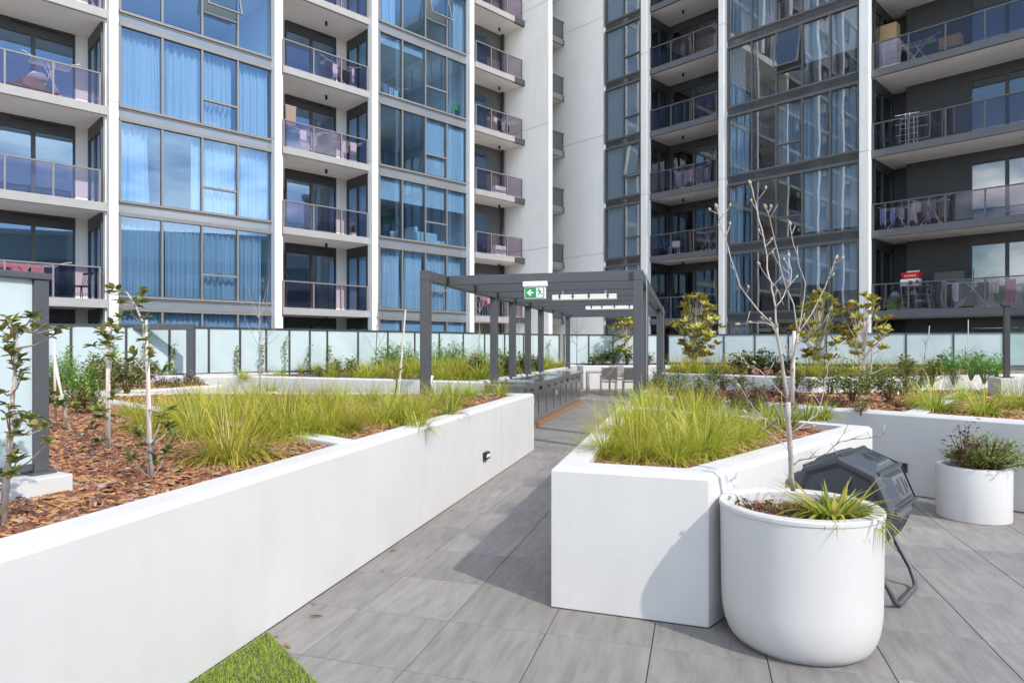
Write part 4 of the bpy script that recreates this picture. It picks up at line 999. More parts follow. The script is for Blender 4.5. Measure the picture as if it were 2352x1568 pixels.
for x, y, s in [(1035,962,0.8),(1150,915,0.7),(960,992,0.7)]:
    place('strap_tuft', LIR[0], 'gold striped strappy tuft along the edge of the left planter', 'plant', 'golden strappy tufts in the left planter', ground(x,y,0.825), s)
# front planter
for x, y, s in [(1395,1052,0.85),(1470,1060,0.9),(1545,1066,0.95),(1615,1052,0.9),(1420,1010,0.9),(1500,1018,1.0),(1585,1018,1.0),(1660,1010,0.9),(1455,972,0.95),(1530,975,1.0),(1610,978,0.95),(1690,1028,0.7),(1480,945,0.9),(1545,945,0.9),(1500,925,0.85),(1670,975,0.8),(1730,1012,0.7),(1600,945,0.8),(1560,1045,0.8)]:
    place('grass_tussock', random.choice(TUS), 'lime green grass tussock in the angular middle planter', 'grass', 'lime tussocks in the angular planter', ground(x,y,0.80), s*random.uniform(0.68,0.92))
for x, y, s in [(1745,1000,0.9),(1800,990,1.0),(1850,975,0.95),(1765,975,0.9),(1890,965,0.85)]:
    place('strap_tuft', random.choice(LIR), 'yellow green strappy tuft at the right end of the angular planter', 'plant', 'strappy tufts in the angular planter', ground(x,y,0.80), s*0.9)
for x, y, s in [(1640,948,0.6),(1700,952,0.6),(1750,958,0.55),(1600,935,0.6)]:
    place('dark_shrub', random.choice(SHD), 'dark leafy shrub behind the grass of the angular planter', 'shrub', 'dark shrubs in the angular planter', ground(x,y,0.80), s)
# planter behind the counter: grasses, hedges
def scatter(poly, n, fn, seed, margin=0.35, cond=None):
    rnd = random.Random(seed); P = inset(poly, margin); xs = [p[0] for p in P]; ys = [p[1] for p in P]; k = 0; tries = 0
    while k < n and tries < n*60:
        tries += 1; p = (rnd.uniform(min(xs),max(xs)), rnd.uniform(min(ys),max(ys)))
        if inside(p, P) and (cond is None or cond(*p)): fn(p, k, rnd); k += 1
def g_grass(p, k, rnd): place('grass_tussock', TUSF[k%3], 'lime grass tussock in the planter behind the barbecue counter', 'grass', 'tussocks behind the barbecue counter', (p[0],p[1],0.86), rnd.uniform(0.8,1.15))
scatter(P_GRASS, 74, g_grass, 5, cond=lambda x,y: x > -3.9)
for x, y, s in [(560,870,0.6),(640,868,0.6)]: place('grass_tussock', TUSF[0], 'low grass tussock before the left glass fence', 'grass', 'low tussocks before the left glass fence', ground(x,y,0.86), s)
for x, y, s in [(690,858,0.8),(730,858,0.8),(610,860,0.8),(765,856,0.75)]:
    place('golden_tuft', GOLD[0], 'bright yellow grass tuft before the left glass fence', 'grass', 'yellow tufts before the left glass fence', ground(x,y,0.86), s*1.5)
for Y, x, s in [(18.6,890,1.6),(19.3,935,1.6),(20.5,1010,1.6),(21.3,1050,1.6),(23.0,1150,1.5),(22.2,1100,1.4)]:
    place('bright_bush', SHB[random.randint(0,1)], 'bright green bush in front of the left glass fence', 'shrub', 'bright bushes along the left glass fence', at(x,845,Y).xy.to_3d()+Vector((0,0,0.86)), s)
for x, y, s in [(775,866,0.9),(810,864,0.9),(735,872,0.6)]:
    place('dark_shrub', SHO[random.randint(0,1)], 'dark olive shrub beside the yellow tufts at the left glass fence', 'shrub', 'olive shrubs at the left glass fence', ground(x,y,0.86), s*1.25)
for x, Y, s in [(1095,14.8,1.2),(1165,16.0,1.3),(1205,17.2,1.3),(1235,18.9,1.1),(870,19.4,1.0)]:
    place('dark_shrub', SHDF[random.randint(0,2)], 'dark leafed shrub among the grasses behind the pergola posts', 'shrub', 'shrubs behind the pergola posts', at(x,850,Y).xy.to_3d()+Vector((0,0,0.86)), s)
# left part of the left planter
for x, y, s in [(125,905,1.15),(150,880,1.2),(175,930,0.95)]:
    place('bright_bush', SHB[0], 'bright green feathery bush beside the left glass screen', 'shrub', 'feathery bushes at the left', ground(x,y,0.83), s)
for x, y, s in [(215,925,1.25),(255,900,1.4),(290,905,1.3),(325,890,1.3),(225,880,1.5),(270,872,1.5),(345,872,1.1),(200,955,0.8)]:
    place('olive_shrub', SHO[random.randint(0,1)], 'glossy olive green shrub behind the staked saplings', 'shrub', 'olive shrubs behind the staked saplings', ground(x,y,0.83), s)
# maroon planter
for x, Y, s in [(400,12.6,0.8),(430,13.0,0.9),(375,13.2,0.8),(455,13.4,0.7)]:
    place('maroon_shrub', SHR[random.randint(0,1)], 'low maroon shrub in the white planter beyond the lime grass', 'shrub', 'maroon shrubs at the left', at(x,880,Y).xy.to_3d()+Vector((0,0,0.80)), s)
# right planter
for x, y, s, v in [(1520,905,0.9,0),(1560,898,1.0,1),(1612,925,1.15,2),(1660,903,0.95,0),(1705,905,1.0,1),(1735,922,0.8,2),(1860,905,1.0,1),(1905,912,1.1,0),(1958,930,1.25,1),(1990,912,1.1,2),(2045,930,1.1,0),(2075,915,0.9,1),(1978,952,0.55,2),(1795,902,0.9,0),(1640,885,1.1,2),(1560,922,0.6,0),(2110,905,1.0,1),(1830,890,0.9,0),(1545,912,0.7,2)]:
    place('dark_shrub', SHD[v], 'glossy dark green shrub in the right planter', 'shrub', 'dark shrubs in the right planter', ground(x,y,0.83), s*random.uniform(0.8,1.0))
for x, y, s in [(1690,925,0.8),(1745,935,0.9),(1800,928,0.8),(1660,918,0.6),(1845,932,0.7),(2058,940,0.4),(1590,908,0.6),(1775,915,0.8),(1630,935,0.7),(1720,942,0.7),(1820,940,0.8),(1900,938,0.7),(1935,945,0.6),(1680,938,0.7),(1570,925,0.6)]:
    place('maroon_shrub', SHR[random.randint(0,1)], 'low maroon shrub between the dark shrubs of the right planter', 'shrub', 'maroon shrubs in the right planter', ground(x,y,0.83), s)
for x, y, s in [(2150,950,1.0),(2262,958,0.95),(2340,945,1.0),(2205,925,0.8),(2110,940,0.75)]:
    place('grass_tussock', random.choice(TUSD), 'green grass tussock in the right end of the right planter', 'grass', 'tussocks in the right planter', ground(x,y,0.83), s*0.88)
for x, y, s in [(2190,880,1.3),(2260,878,1.2),(2230,870,1.3),(2290,872,1.1)]:
    place('bright_bush', SHB[random.randint(0,1)], 'bright green bush next to the clear glass screen', 'shrub', 'bright bushes by the clear screen', ground(x,y,0.83), s)
for x, y, s in [(2080,885,1.2),(2140,885,1.2),(2020,890,1.1)]:
    place('olive_shrub', SHO[random.randint(0,1)], 'olive green shrub at the back of the right planter', 'shrub', 'olive shrubs in the right planter', ground(x,y,0.83), s)
# magnolia planter
for x, Y, s in [(1555,19.0,1.25),(1580,18.2,1.2),(1620,18.0,1.3),(1650,19.0,1.35),(1600,20.0,1.3),(1680,19.5,1.1),(1870,16.6,1.2),(1900,16.2,1.3),(1935,17.0,1.2),(1970,17.4,1.2),(2000,18.2,1.1),(2040,18.0,1.1),(2090,18.6,1.1),(1850,18.0,1.1),(2130,18.5,1.0)]:
    place('grass_tussock', TUSF[random.randint(0,2)], 'yellow green tussock at the feet of the magnolias', 'grass', 'tussocks under the magnolias', at(x,840,Y).xy.to_3d()+Vector((0,0,0.84)), s)
for x, Y, s in [(1585,17.9,1.3),(1880,15.9,1.2)]:
    place('golden_tuft', GOLD[0], 'bright yellow tuft at the front of the magnolia planter', 'grass', 'yellow tufts under the magnolias', at(x,840,Y).xy.to_3d()+Vector((0,0,0.84)), s*1.2)
for x, Y, s in [(1720,17.4,1.4),(1750,17.2,1.5),(1700,18.2,1.4),(1810,17.0,1.2),(1780,17.8,1.2),(2080,17.5,1.2),(2160,18.0,1.2),(2240,18.0,1.3)]:
    place('dark_shrub', SHDF[random.randint(0,2)], 'dark shrub between the evergreen magnolias in front of the fence', 'shrub', 'shrubs in the magnolia planter', at(x,840,Y).xy.to_3d()+Vector((0,0,0.84)), s)
for x, s in [(1385,1.4),(1410,1.6),(1362,1.1),(1440,1.4),(1490,1.2)]:
    place('dark_shrub', SHDF[random.randint(0,2)], 'shrub in the far planter behind the dining table', 'shrub', 'shrubs behind the dining table', at(x,840,26.0).xy.to_3d()+Vector((0,0,0.84)), s)
# plants in pots
place('strap_tuft', LIRP, 'yellow green strappy plant in the large foreground pot', 'plant', None, (1.79,3.55,0.70), 1.18, None, 0.72)
place('strap_tuft', LIR[0], 'strappy plant spilling over the rim of the large foreground pot', 'plant', None, (1.70,3.50,0.66), 0.55) if False else None
place('dark_shrub', shrub_mesh('trailing_plant', 141, 0.42, 0.16, 70, 0.035, 0.018, M_leafr[:1]+M_leafd[:2], (0.4,0.4,0.2), 5), 'thin dark trailing plant at the left of the large pot', 'plant', None, (1.42,3.64,0.665), 0.9)
place('dark_shrub', shrub_mesh('clipped_shrub', 142, 0.66, 0.36, 2400, 0.026, 0.016, [M_leafb[2],M_leafd[2],M_leafb[1]], (0.25,0.45,0.3), 40, M_leafr[1], 0.86, 0.045), 'rounded green shrub in the smaller white pot', 'shrub', None, (4.60,6.22,0.40), 1.08)
place('maroon_shrub', shrub_mesh('maroon_sprig', 143, 0.34, 0.42, 150, 0.035, 0.02, M_leafr, (0.6,0.3,0.1), 7), 'maroon sprig at the left of the smaller white pot', 'plant', None, (4.36,6.22,0.41), 1.25)
place('strap_tuft', LIR[1], 'strappy tuft at the foot of the sapling in the left pot', 'plant', None, (-4.35,12.9,0.67), 0.9)
place('dark_shrub', SHDF[1], 'small shrub in the pot by the right pergola post', 'shrub', None, (2.95,14.2,0.36), 0.7)
place('dark_shrub', SHD[1], 'thin shrub at the foot of the right front pergola post', 'shrub', None, ground(1498,912,0.83), 0.9)

# ---------------------------------------------------------------- the bare tree in the large pot (branch lines traced at its own depth)
def at_tree(pts, Y0, seed, wob=0.10):
    rnd = random.Random(seed); k = rnd.uniform(-1,1)
    return [at(x, y, Y0 + wob*k*(i/max(1,len(pts)-1))*3) for i, (x, y) in enumerate(pts)]
tree = thing('bare_tree', 'bare pale tree with fuzzy buds growing in the large white pot', 'tree', (POT1[0],POT1[1]+0.06,0.66))
toff = -Vector((POT1[0],POT1[1]+0.06,0.66))
YT = 3.715
limbs = [([(1822,1125),(1817,1060),(1813,1000),(1810,925)], .026, .021),
 ([(1810,928),(1803,880),(1796,830),(1789,790),(1784,752)], .017, .012),
 ([(1784,755),(1760,731),(1728,695),(1699,656),(1678,593),(1665,549),(1652,505),(1647,479)], .0085, .003),
 ([(1784,755),(1781,705),(1772,661),(1767,640),(1762,588),(1754,546),(1743,505),(1736,466),(1729,437),(1724,424)], .010, .0035),
 ([(1811,925),(1818,870),(1825,810),(1833,765)], .014, .010),
 ([(1833,766),(1825,716),(1818,687),(1803,653),(1792,614),(1784,570),(1776,536),(1768,502),(1760,480)], .008, .003),
 ([(1833,766),(1840,730),(1846,690),(1850,650),(1835,610),(1822,560),(1815,520)], .006, .0025) ,
 ([(1834,764),(1864,721),(1888,674),(1901,643),(1911,622),(1919,597)], .0065, .0025),
 ([(1818,995),(1850,972),(1875,954),(1892,900),(1901,853),(1905,830),(1920,804)], .007, .0025),
 ([(1820,1070),(1833,1058),(1858,1053),(1885,1047),(1908,1032),(1922,1018),(1938,995),(1947,975)], .006, .0022),
 ([(1922,1017),(1945,1012),(1967,1008),(2000,1005),(2021,1001),(2037,993)], .004, .002),
 ([(1885,1047),(1910,1043),(1935,1040),(1950,1034)], .003, .0015),
 ([(1806,915),(1775,880),(1745,850),(1715,835),(1690,825)], .005, .002),
 ([(1812,1000),(1790,985),(1760,965),(1738,945),(1715,915),(1700,890)], .005, .002),
 ([(1815,1040),(1800,1020),(1775,1000),(1740,975),(1715,950)], .004, .0016),
 ([(1800,700),(1790,670),(1765,640),(1745,610)], .005, .002),
 ([(1784,752),(1760,742),(1730,741),(1700,744)], .005, .002),
 ([(1781,705),(1800,680),(1815,650),(1818,620),(1812,590)], .006, .0025),
 ([(1796,830),(1830,790),(1860,770),(1890,745),(1905,715)], .005, .002)]
mb = MB()
allp = []
for i, (pts, r0, r1) in enumerate(limbs):
    r0, r1 = r0*0.54, r1*0.72
    w = at_tree(pts, YT, i+3); n = len(w)
    dense = []; 
    for a, b in zip(w[:-1], w[1:]):
        dense.append(a); dense.append((a+b)/2 + Vector((random.gauss(0,0.0025), random.gauss(0,0.004), random.gauss(0,0.0025))))
    dense.append(w[-1]); N = len(dense)
    mb2 = MB(); mb2.tube(dense, [r0+(r1-r0)*k/(N-1) for k in range(N)], 8)
    o = mb2.build('trunk' if i == 0 else 'branch', M_pale if r0 > 0.005 else M_browntwig if i in (9,10,11) else M_pale, tree, smooth=True); o.location = toff
    allp.append((dense, r1, i))
rnd = random.Random(5); mb = MB(); bt = MB()
for dense, r1, i in allp[1:]:
    for k in range(1, len(dense)-1):
        if rnd.random() < (0.45 if r1 < 0.005 else 0.15):
            d = (dense[k+1]-dense[k]).normalized(); sd = Vector((rnd.uniform(-1,1), rnd.uniform(-1,1), rnd.uniform(-0.1,0.8))).normalized(); L = rnd.uniform(0.03,0.10)
            e = dense[k] + (d*0.5+sd*0.8).normalized()*L; mb.tube([dense[k], (dense[k]+e)/2, e], [0.003,0.0022,0.0016], 5)
            if rnd.random() < 0.55 and i not in (9,10,11,13,14): bud(bt, e, d+sd*0.4, 0.024, 0.0075)
    if i not in (9,10,11): bud(bt, dense[-1], dense[-1]-dense[-2], 0.034, 0.0095)
o = tag(mb.build('twigs', M_pale, tree, smooth=True), kind='stuff'); o.location = toff; o = tag(bt.build('buds', M_bud, tree, smooth=True), kind='stuff'); o.location = toff
st_ = MB().tube([at(1820,935,YT-0.04), at(1824,760,YT-0.04)], 0.0095, 10).build('stake', M_stake, tree, smooth=True); st_.location = toff
tie = MB().tube([at(1806,928,YT-0.045), at(1814,931,YT-0.05), at(1822,927,YT-0.045)], 0.005, 6).build('tie', M_black, tree); tie.location = toff

def bare_sapling(label, base, h, seed, spread=0.6, stake=None, lean=0.0, m=M_twig, n0=5, buds_on=True):
    rnd = random.Random(seed); r = thing('bare_sapling', label, 'tree', base); mb = MB(); buds = []
    top = Vector((lean*h, 0, h)); pts = [Vector((lean*h*t, rnd.gauss(0,0.01), h*t)) for t in (0,0.25,0.5,0.75,1.0)]
    mb.tube(pts, [0.016,0.014,0.011,0.008,0.004], 7); mb.build('trunk', m, r, smooth=True)
    mb = MB()
    for i in range(n0):
        t = rnd.uniform(0.2,0.9); az = rnd.random()*6.28; d = Vector((math.cos(az)*spread, math.sin(az)*spread, rnd.uniform(0.3,0.9)))
        branch_tree(mb, Vector((lean*h*t,0,h*t)), d, h*rnd.uniform(0.3,0.5), 0.007, 1, buds, rnd)
    tag(mb.build('branches', m, r, smooth=True), kind='stuff')
    if buds_on:
        mb = MB()
        for p, d in buds[::2]: bud(mb, p, d, 0.03, 0.009)
        tag(mb.build('buds', M_bud, r), kind='stuff')
    if stake: MB().tube([(0.05,-0.02,0),(0.05+stake[0],-0.02,stake[1])], 0.011, 8).build('stake', M_stake, r)
    return r
bare_sapling('bare budding sapling standing in the left round pot', (-4.62,13.0,0.66), 1.95, 21, 0.4, n0=8)
bare_sapling('bare twiggy sapling with a leaning stake at the far end of the left planter', ground(905,935,0.83), 0.55, 22, 0.9, (0.10,1.25), 0.1, M_browntwig, 6, False)
bare_sapling('thin bare sapling before the left glass fence, left of the pergola', at(862,830,19.0).xy.to_3d()+Vector((0,0,0.86)), 2.0, 23, 0.5, None, 0.04, M_browntwig, 6, False)
bare_sapling('thin yellowing sapling seen between the first two pergola posts', at(1098,830,21.5).xy.to_3d()+Vector((0,0,0.86)), 2.2, 24, 0.5, None, 0.03, M_twig, 7, False)
bare_sapling('bare sapling tied to a leaning stake before the right fence', at(2120,850,16.9).xy.to_3d()+Vector((0,0,0.84)), 1.0, 25, 0.9, (0.10,1.30), 0.08, M_twig, 5, False)
bare_sapling('twiggy dark sapling at a thin upright stake before the right fence', at(2218,850,16.8).xy.to_3d()+Vector((0,0,0.84)), 0.8, 26, 0.8, (0.0,1.45), 0.0, M_browntwig, 7, False)
bare_sapling('bare branching sapling under the third evergreen magnolia', ground(1995,905,0.83), 0.75, 27, 1.0, None, 0.1, M_pale, 5, False)
bare_sapling('bare sapling beyond the far end of the pergola', at(1325,840,25.8).xy.to_3d()+Vector((0,0,0.86)), 1.9, 28, 0.8, None, 0.0, M_browntwig, 6, False)

# ---------------------------------------------------------------- leafy staked saplings in the left planter
def sapling(label, base_px, Y, trunk, clusters, seed, leafL=0.062, stakes=(), mats=None):
    rnd = random.Random(seed); random.seed(seed); b = at(*base_px, Y); r = thing('leafy_sapling', label, 'tree', b)
    tw = [at(x, y, Y) - b for x, y in trunk]; n = len(tw)
    MB().tube(tw, [0.012-0.008*k/(n-1) for k in range(n)], 8).build('trunk', M_pale, r, smooth=True)
    br, lf = MB(), MB()
    for (x, y) in clusters:
        c = at(x, y, Y + rnd.uniform(-0.18,0.18)) - b
        k = min(range(n), key=lambda i: (tw[i]-c).length + (0.25 if tw[i].z > c.z else 0)); a = tw[k]
        m_ = (a+c)/2 + Vector((0,0,-0.015)); br.tube([a, m_, c], [0.0045,0.0035,0.002], 5, cap=False)
        d0 = (c-a).normalized() if (c-a).length > 1e-3 else Vector((0,0,1))
        for q in range(rnd.randint(6,11)):
            d = (d0*0.5 + rdir(-0.3,0.8)).normalized(); p = c - d0*rnd.uniform(0,0.05)
            leaf(lf, p, d, (0,0,1), leafL*rnd.uniform(0.7,1.2), leafL*0.56*rnd.uniform(0.8,1.1), rnd.choices((0,1,2),(0.25,0.4,0.35))[0], 0.3, 0.2)
    tag(br.build('branches', M_twig, r, smooth=True), kind='stuff'); tag(lf.build('leaves', mats or M_leafd, r), kind='stuff')
    for (x0,y0,x1,y1) in stakes: MB().tube([at(x0,y0,Y)-b, at(x1,y1,Y)-b], [0.0075*Y/4.0,0.007*Y/4.0], 8).build('stake', M_stake, r, smooth=True)
S1 = [(9,735),(20,728),(35,749),(56,760),(89,730),(78,722),(101,751),(141,753),(127,768),(9,775),(30,770),(23,805),(12,800),(47,821),(30,815),(47,850),(36,838),(49,866),(19,927),(14,950),(54,953),(42,974),(62,948),(84,957),(82,981),(33,997),(26,1025),(28,1042),(42,1051),(117,1011),(124,974),(3,760),(5,900),(15,1090),(30,1085),(8,1110)]
sapling('leafy sapling in front of the frosted screen at the left edge', (8,1208), 2.85, [(8,1208),(18,1090),(25,1000),(30,900),(35,850),(38,800),(40,760)], S1, 1, 0.046, [(4,1150,28,880)])
S2 = [(234,756),(258,740),(274,756),(277,728),(209,793),(258,817),(232,765),(245,770),(265,775),(240,790),(206,939),(223,957),(241,955),(225,1009),(215,930),(230,940),(210,975),(262,905),(300,826)]
sapling('leafy sapling between two pale stakes, middle of the three at the left', (250,1035), 4.95, [(252,1035),(250,960),(251,880),(252,800),(256,740)], S2, 2, 0.066, [(245,1035,247,750),(252,1035,250,757)])
S3 = [(335,725),(333,760),(337,777),(300,714),(322,690),(258,665),(270,690),(245,672),(344,805),(300,805),(382,850),(375,950),(387,969),(410,995),(316,981),(328,1018),(387,1028),(356,1049),(302,1051),(395,940),(290,1040),(335,668),(308,700),(395,980),(320,995)]
sapling('tall leafy sapling with two pale stakes nearest the left planter edge', (343,1100), 3.9, [(348,1100),(346,1020),(340,940),(338,860),(333,790),(328,740),(310,700),(290,670)], S3, 4, 0.052, [(341,1100,336,735),(349,1098,340,800)])
sapling('leaning double-staked sapling farthest left in the bark', (155,985), 6.05, [(158,985),(145,930),(135,880)], [(120,925),(140,925),(170,930),(130,905),(115,915),(105,900)], 5, 0.1, [(156,985,122,805),(160,985,126,840),(127,965,125,765)])

# ---------------------------------------------------------------- evergreen magnolias
def magnolia(label, base, h, w, seed, n=46, low=0.25, leafL=0.17, stems=3):
    rnd = random.Random(seed); random.seed(seed); r = thing('evergreen_magnolia', label, 'tree', base)
    tr, lf = MB(), MB(); tops = []
    for s in range(stems):
        az = 6.28*s/stems + rnd.random(); sp = 0.0 if s == 0 else rnd.uniform(0.10,0.22)*w
        pts = [Vector((math.cos(az)*sp*t, math.sin(az)*sp*t, h*t*(0.93 if s == 0 else 0.75))) for t in (0,0.3,0.6,1.0)]
        tr.tube(pts, [0.022,0.017,0.012,0.006], 7); tops.append(pts)
    tr.build('trunk', M_stake, r, smooth=True); br = MB()
    for i in range(n):
        t = rnd.uniform(low,1.0); env = math.sin(math.pi*min(1,(t-low)/(1-low)*0.85+0.12))**0.7
        az = rnd.random()*6.28; rr = w/2*env*math.sqrt(rnd.uniform(0.15,1.0)); c = Vector((math.cos(az)*rr, math.sin(az)*rr, h*t))
        pts = rnd.choice(tops); a = pts[1]*0.4 + pts[2]*0.6 if c.z > h*0.6 else pts[1]
        a = Vector((a.x, a.y, min(a.z, c.z-0.05)))
        br.tube([a, (a+c)/2+Vector((0,0,-0.04)), c], [0.008,0.006,0.004], 5, cap=False)
        ax = (Vector((c.x*0.8/w, c.y*0.8/w, 0)) + Vector((0,0,0.9)) + rdir(-0.2,0.3)*0.3).normalized()
        for q in range(rnd.randint(7,10)):
            f = q*2.4; e1 = ax.orthogonal().normalized(); e2 = ax.cross(e1); out = e1*math.cos(f)+e2*math.sin(f)
            d = (ax*rnd.uniform(0.5,1.5) + out).normalized(); L = leafL*rnd.uniform(0.7,1.15)
            up = ax; p = c + out*0.008
            mi = 0 if rnd.random() < 0.6 else 1
            leaf(lf, p, d, up, L, L*0.40, mi, 0.2, 0.12)
            leaf(lf, p - ax*0.006, d, up, L*0.97, L*0.37, 2 if rnd.random() < 0.38 else 1, 0.2, 0.12)
    tag(br.build('branches', M_stake, r, smooth=True), kind='stuff'); tag(lf.build('leaves', M_leafm, r), kind='stuff')
magnolia('bushy evergreen magnolia with bronze leaf undersides, right of the pergola', at(1598,840,20.0).xy.to_3d()+Vector((0,0,0.84)), 2.30, 1.55, 1, 100, 0.16, 0.21)
magnolia('evergreen magnolia behind the branches of the bare tree', at(1883,840,16.5).xy.to_3d()+Vector((0,0,0.84)), 2.08, 1.25, 2, 72, 0.2, 0.18)
magnolia('open evergreen magnolia farthest right, before the white pier', at(1985,840,15.9).xy.to_3d()+Vector((0,0,0.84)), 2.0, 1.2, 3, 52, 0.28, 0.18, 2)
magnolia('evergreen magnolia seen under the pergola beside the right post', at(1438,840,26.1).xy.to_3d()+Vector((0,0,0.86)), 2.0, 1.4, 4, 34, 0.25, 0.23, 1)

# ---------------------------------------------------------------- vines on the left fence
def vine_mesh(seed):
    rnd = random.Random(seed); random.seed(seed); mb = MB(); pts = [Vector((0,0,0))]; q = Vector((0,0,0)); H = rnd.uniform(0.75,1.1)
    for i in range(9): q = Vector((q.x+rnd.gauss(0,0.03), q.y*0.5+rnd.gauss(0,0.01), H*(i+1)/9)); pts.append(q)
    mb.cur = 3; mb.tube(pts, 0.004, 4, cap=False); mb.cur = 0
    for i in range(85):
        k = rnd.randint(0,8); t = rnd.random(); p = pts[k]*(1-t)+pts[k+1]*t + Vector((rnd.gauss(0,0.035), rnd.gauss(0,0.02)-0.02, 0))
        leaf(mb, p, rdir(-0.6,0.8), (0,-1,0), 0.05*rnd.uniform(0.7,1.3), 0.032, rnd.choices((0,1,2),(0.3,0.45,0.25))[0])
    return mb.mesh('vine', list(M_leafd)+[M_browntwig])
VN = [vine_mesh(200+i) for i in range(4)]
vx = [150,262,335,395,540,600,655,708,752,915,1010,1045,1180,1215,1260]
for i, x in enumerate(vx):
    t = (x-CX)/F_PX; o = F0 + Vector((fd.y,-fd.x))*0.12; s_ = (t*o.y-o.x)/(fd.x-t*fd.y); p = o + fd*s_
    place('climbing_vine', VN[i%4], 'thin leafy vine climbing the left frosted fence', 'vine', 'vines on the left fence', (p.x,p.y,0.88), 1.0, math.atan2(fd.y,fd.x))

# ---------------------------------------------------------------- bark mulch, artificial turf, fallen leaves
def mulch(label, poly, z, dens, seed, size=(0.030,0.082), cond=None, holes=()):
    rng = np.random.default_rng(seed); P = np.array(inset(poly, 0.21)); lo, hi = P.min(0), P.max(0); area = (hi-lo).prod()
    Q = rng.uniform(lo, hi, (int(area*dens*1.6), 2)); Q = Q[inside_np(Q, [tuple(p) for p in P])]
    if cond is not None: Q = Q[cond(Q)]
    keep = rng.random(len(Q)) < np.clip(5.5/np.maximum(Q[:,1],3.0), 0, 1.0)*0.8; Q = Q[keep]; n = len(Q)
    gs = np.clip(Q[:,1]/5.5, 0.9, 2.2)
    L = rng.uniform(size[0], size[1], n)*gs; thin = rng.random(n) < 0.28
    L = np.where(thin, L*1.5, L); Wd = np.where(thin, L*0.14, L*rng.uniform(0.35,0.7,n)); T = rng.uniform(0.003,0.008,n)*gs
    az = rng.uniform(0, 2*np.pi, n); tilt = rng.normal(0,0.22,n); roll = rng.normal(0,0.25,n); zz = z + rng.uniform(0.0,0.022,n)
    ex = np.stack([np.cos(az)*np.cos(tilt), np.sin(az)*np.cos(tilt), np.sin(tilt)],1)
    sy = np.stack([-np.sin(az), np.cos(az), np.zeros(n)],1); nz = np.cross(ex, sy)
    ey = sy*np.cos(roll)[:,None] + nz*np.sin(roll)[:,None]; ez = np.cross(ex, ey)
    c = np.stack([Q[:,0],Q[:,1],zz],1)
    k1, k2 = rng.uniform(0.3,0.9,n), rng.uniform(0.3,0.9,n)
    corners = []
    for a, b, h in ((-.5,-.5,0),(.5,-.5,0),(.5,.5,0),(-.5,.5,0),(-.5,-.5,1),(.5,-.5,1),(.5,.5,1),(-.5,.5,1)):
        kk = (k1 if a > 0 else k2)
        corners.append(c + ex*(a*L)[:,None] + ey*(b*Wd*kk*1.3)[:,None] + ez*(h*T)[:,None])
    Vv = np.stack(corners,1).reshape(-1,3)
    base = (np.arange(n)*8)[:,None,None]; fq = np.array([(4,5,6,7),(0,1,5,4),(1,2,6,5),(2,3,7,6),(3,0,4,7)])[None]
    Ff = (base+fq).reshape(-1,4); mi = rng.choice(4, n, p=[0.42,0.32,0.14,0.12]); mi = np.where(thin, 2, mi)
    me = bpy.data.meshes.new('bark_mulch'); me.vertices.add(len(Vv)); me.vertices.foreach_set('co', Vv.ravel()); me.loops.add(len(Ff)*4); me.loops.foreach_set('vertex_index', Ff.ravel().astype(np.int32))
    me.polygons.add(len(Ff)); me.polygons.foreach_set('loop_start', np.arange(len(Ff))*4); me.polygons.foreach_set('loop_total', np.full(len(Ff),4))
    for m_ in M_bark: me.materials.append(m_)
    me.polygons.foreach_set('material_index', np.repeat(mi,5).astype(np.int32)); me.update(calc_edges=True); me.validate()
    o = link('bark_mulch', me); tag(o, label, 'mulch', kind='stuff'); return o
def incam(Q): return (np.abs(Q[:,0]*F_PX/np.maximum(Q[:,1],0.3)+CX-1176) < 1260) & (Q[:,1] > 1.6)
mulch('brown bark mulch spread over the long left planter', P_LEFT, 0.825, 1900, 1, cond=incam)
mulch('brown bark mulch under the shrubs of the right planter', P_RIGHT, 0.832, 1700, 2, cond=incam)
mulch('brown bark mulch in the angular middle planter', P_FRONT, 0.80, 1300, 3)
mulch('brown bark mulch in the planter with maroon shrubs', P_RED, 0.80, 500, 4, cond=incam)
mulch('brown bark mulch under the evergreen magnolias', P_MAG, 0.842, 260, 5, cond=incam)
rngp = [(POT1[0]+0.3*math.cos(a), POT1[1]+0.3*math.sin(a)) for a in [i*math.pi/8 for i in range(16)]]
mulch('bark chips on the soil of the large foreground pot', inset(rngp,-0.21), 0.672, 1500, 6, size=(0.015,0.04))

# artificial turf strip in the bottom left corner
ta = ground(615,1453); tb2 = ground(727,1570)
wl = lambda Y: -2.75 + 0.28504*(Y+1.35)
turf_poly = [(wl(0.4)+0.003,0.4),(tb2.x+0.35*(0.4-tb2.y)*-0.33+0.55,0.4),(tb2.x,tb2.y),(ta.x,ta.y)]
tdx = (tb2-ta); e_far = tb2 + tdx*1.2
turf_poly = [(wl(0.6)+0.004,0.6),(e_far.x,e_far.y if e_far.y > 0.6 else 0.6),(ta.x,ta.y)]
tag(MB().prism(turf_poly, 0.0005, 0.006).build('turf_backing', M_grout), kind='structure')
rng = np.random.default_rng(9); P = np.array(turf_poly); lo, hi = P.min(0), P.max(0)
Q = rng.uniform(lo, hi, (150000,2)); Q = Q[inside_np(Q, turf_poly)]; Q = Q[(Q[:,1] > 2.6)][:42000]; n = len(Q); Q = Q + rng.normal(0,0.006,(n,2))*(rng.random((n,1)) < 0.5)
az = rng.uniform(0,2*np.pi,n); h = rng.uniform(0.016,0.032,n); ln = rng.normal(0,0.010,(n,2)); w = 0.0016
d = np.stack([np.cos(az),np.sin(az)],1)*w
v0_ = np.concatenate([Q-d, np.full((n,1),0.005)],1); v1_ = np.concatenate([Q+d, np.full((n,1),0.005)],1); v2_ = np.concatenate([Q+ln, h[:,None]],1)
VV = np.stack([v0_,v1_,v2_],1).reshape(-1,3); FF = np.arange(n*3).reshape(-1,3)
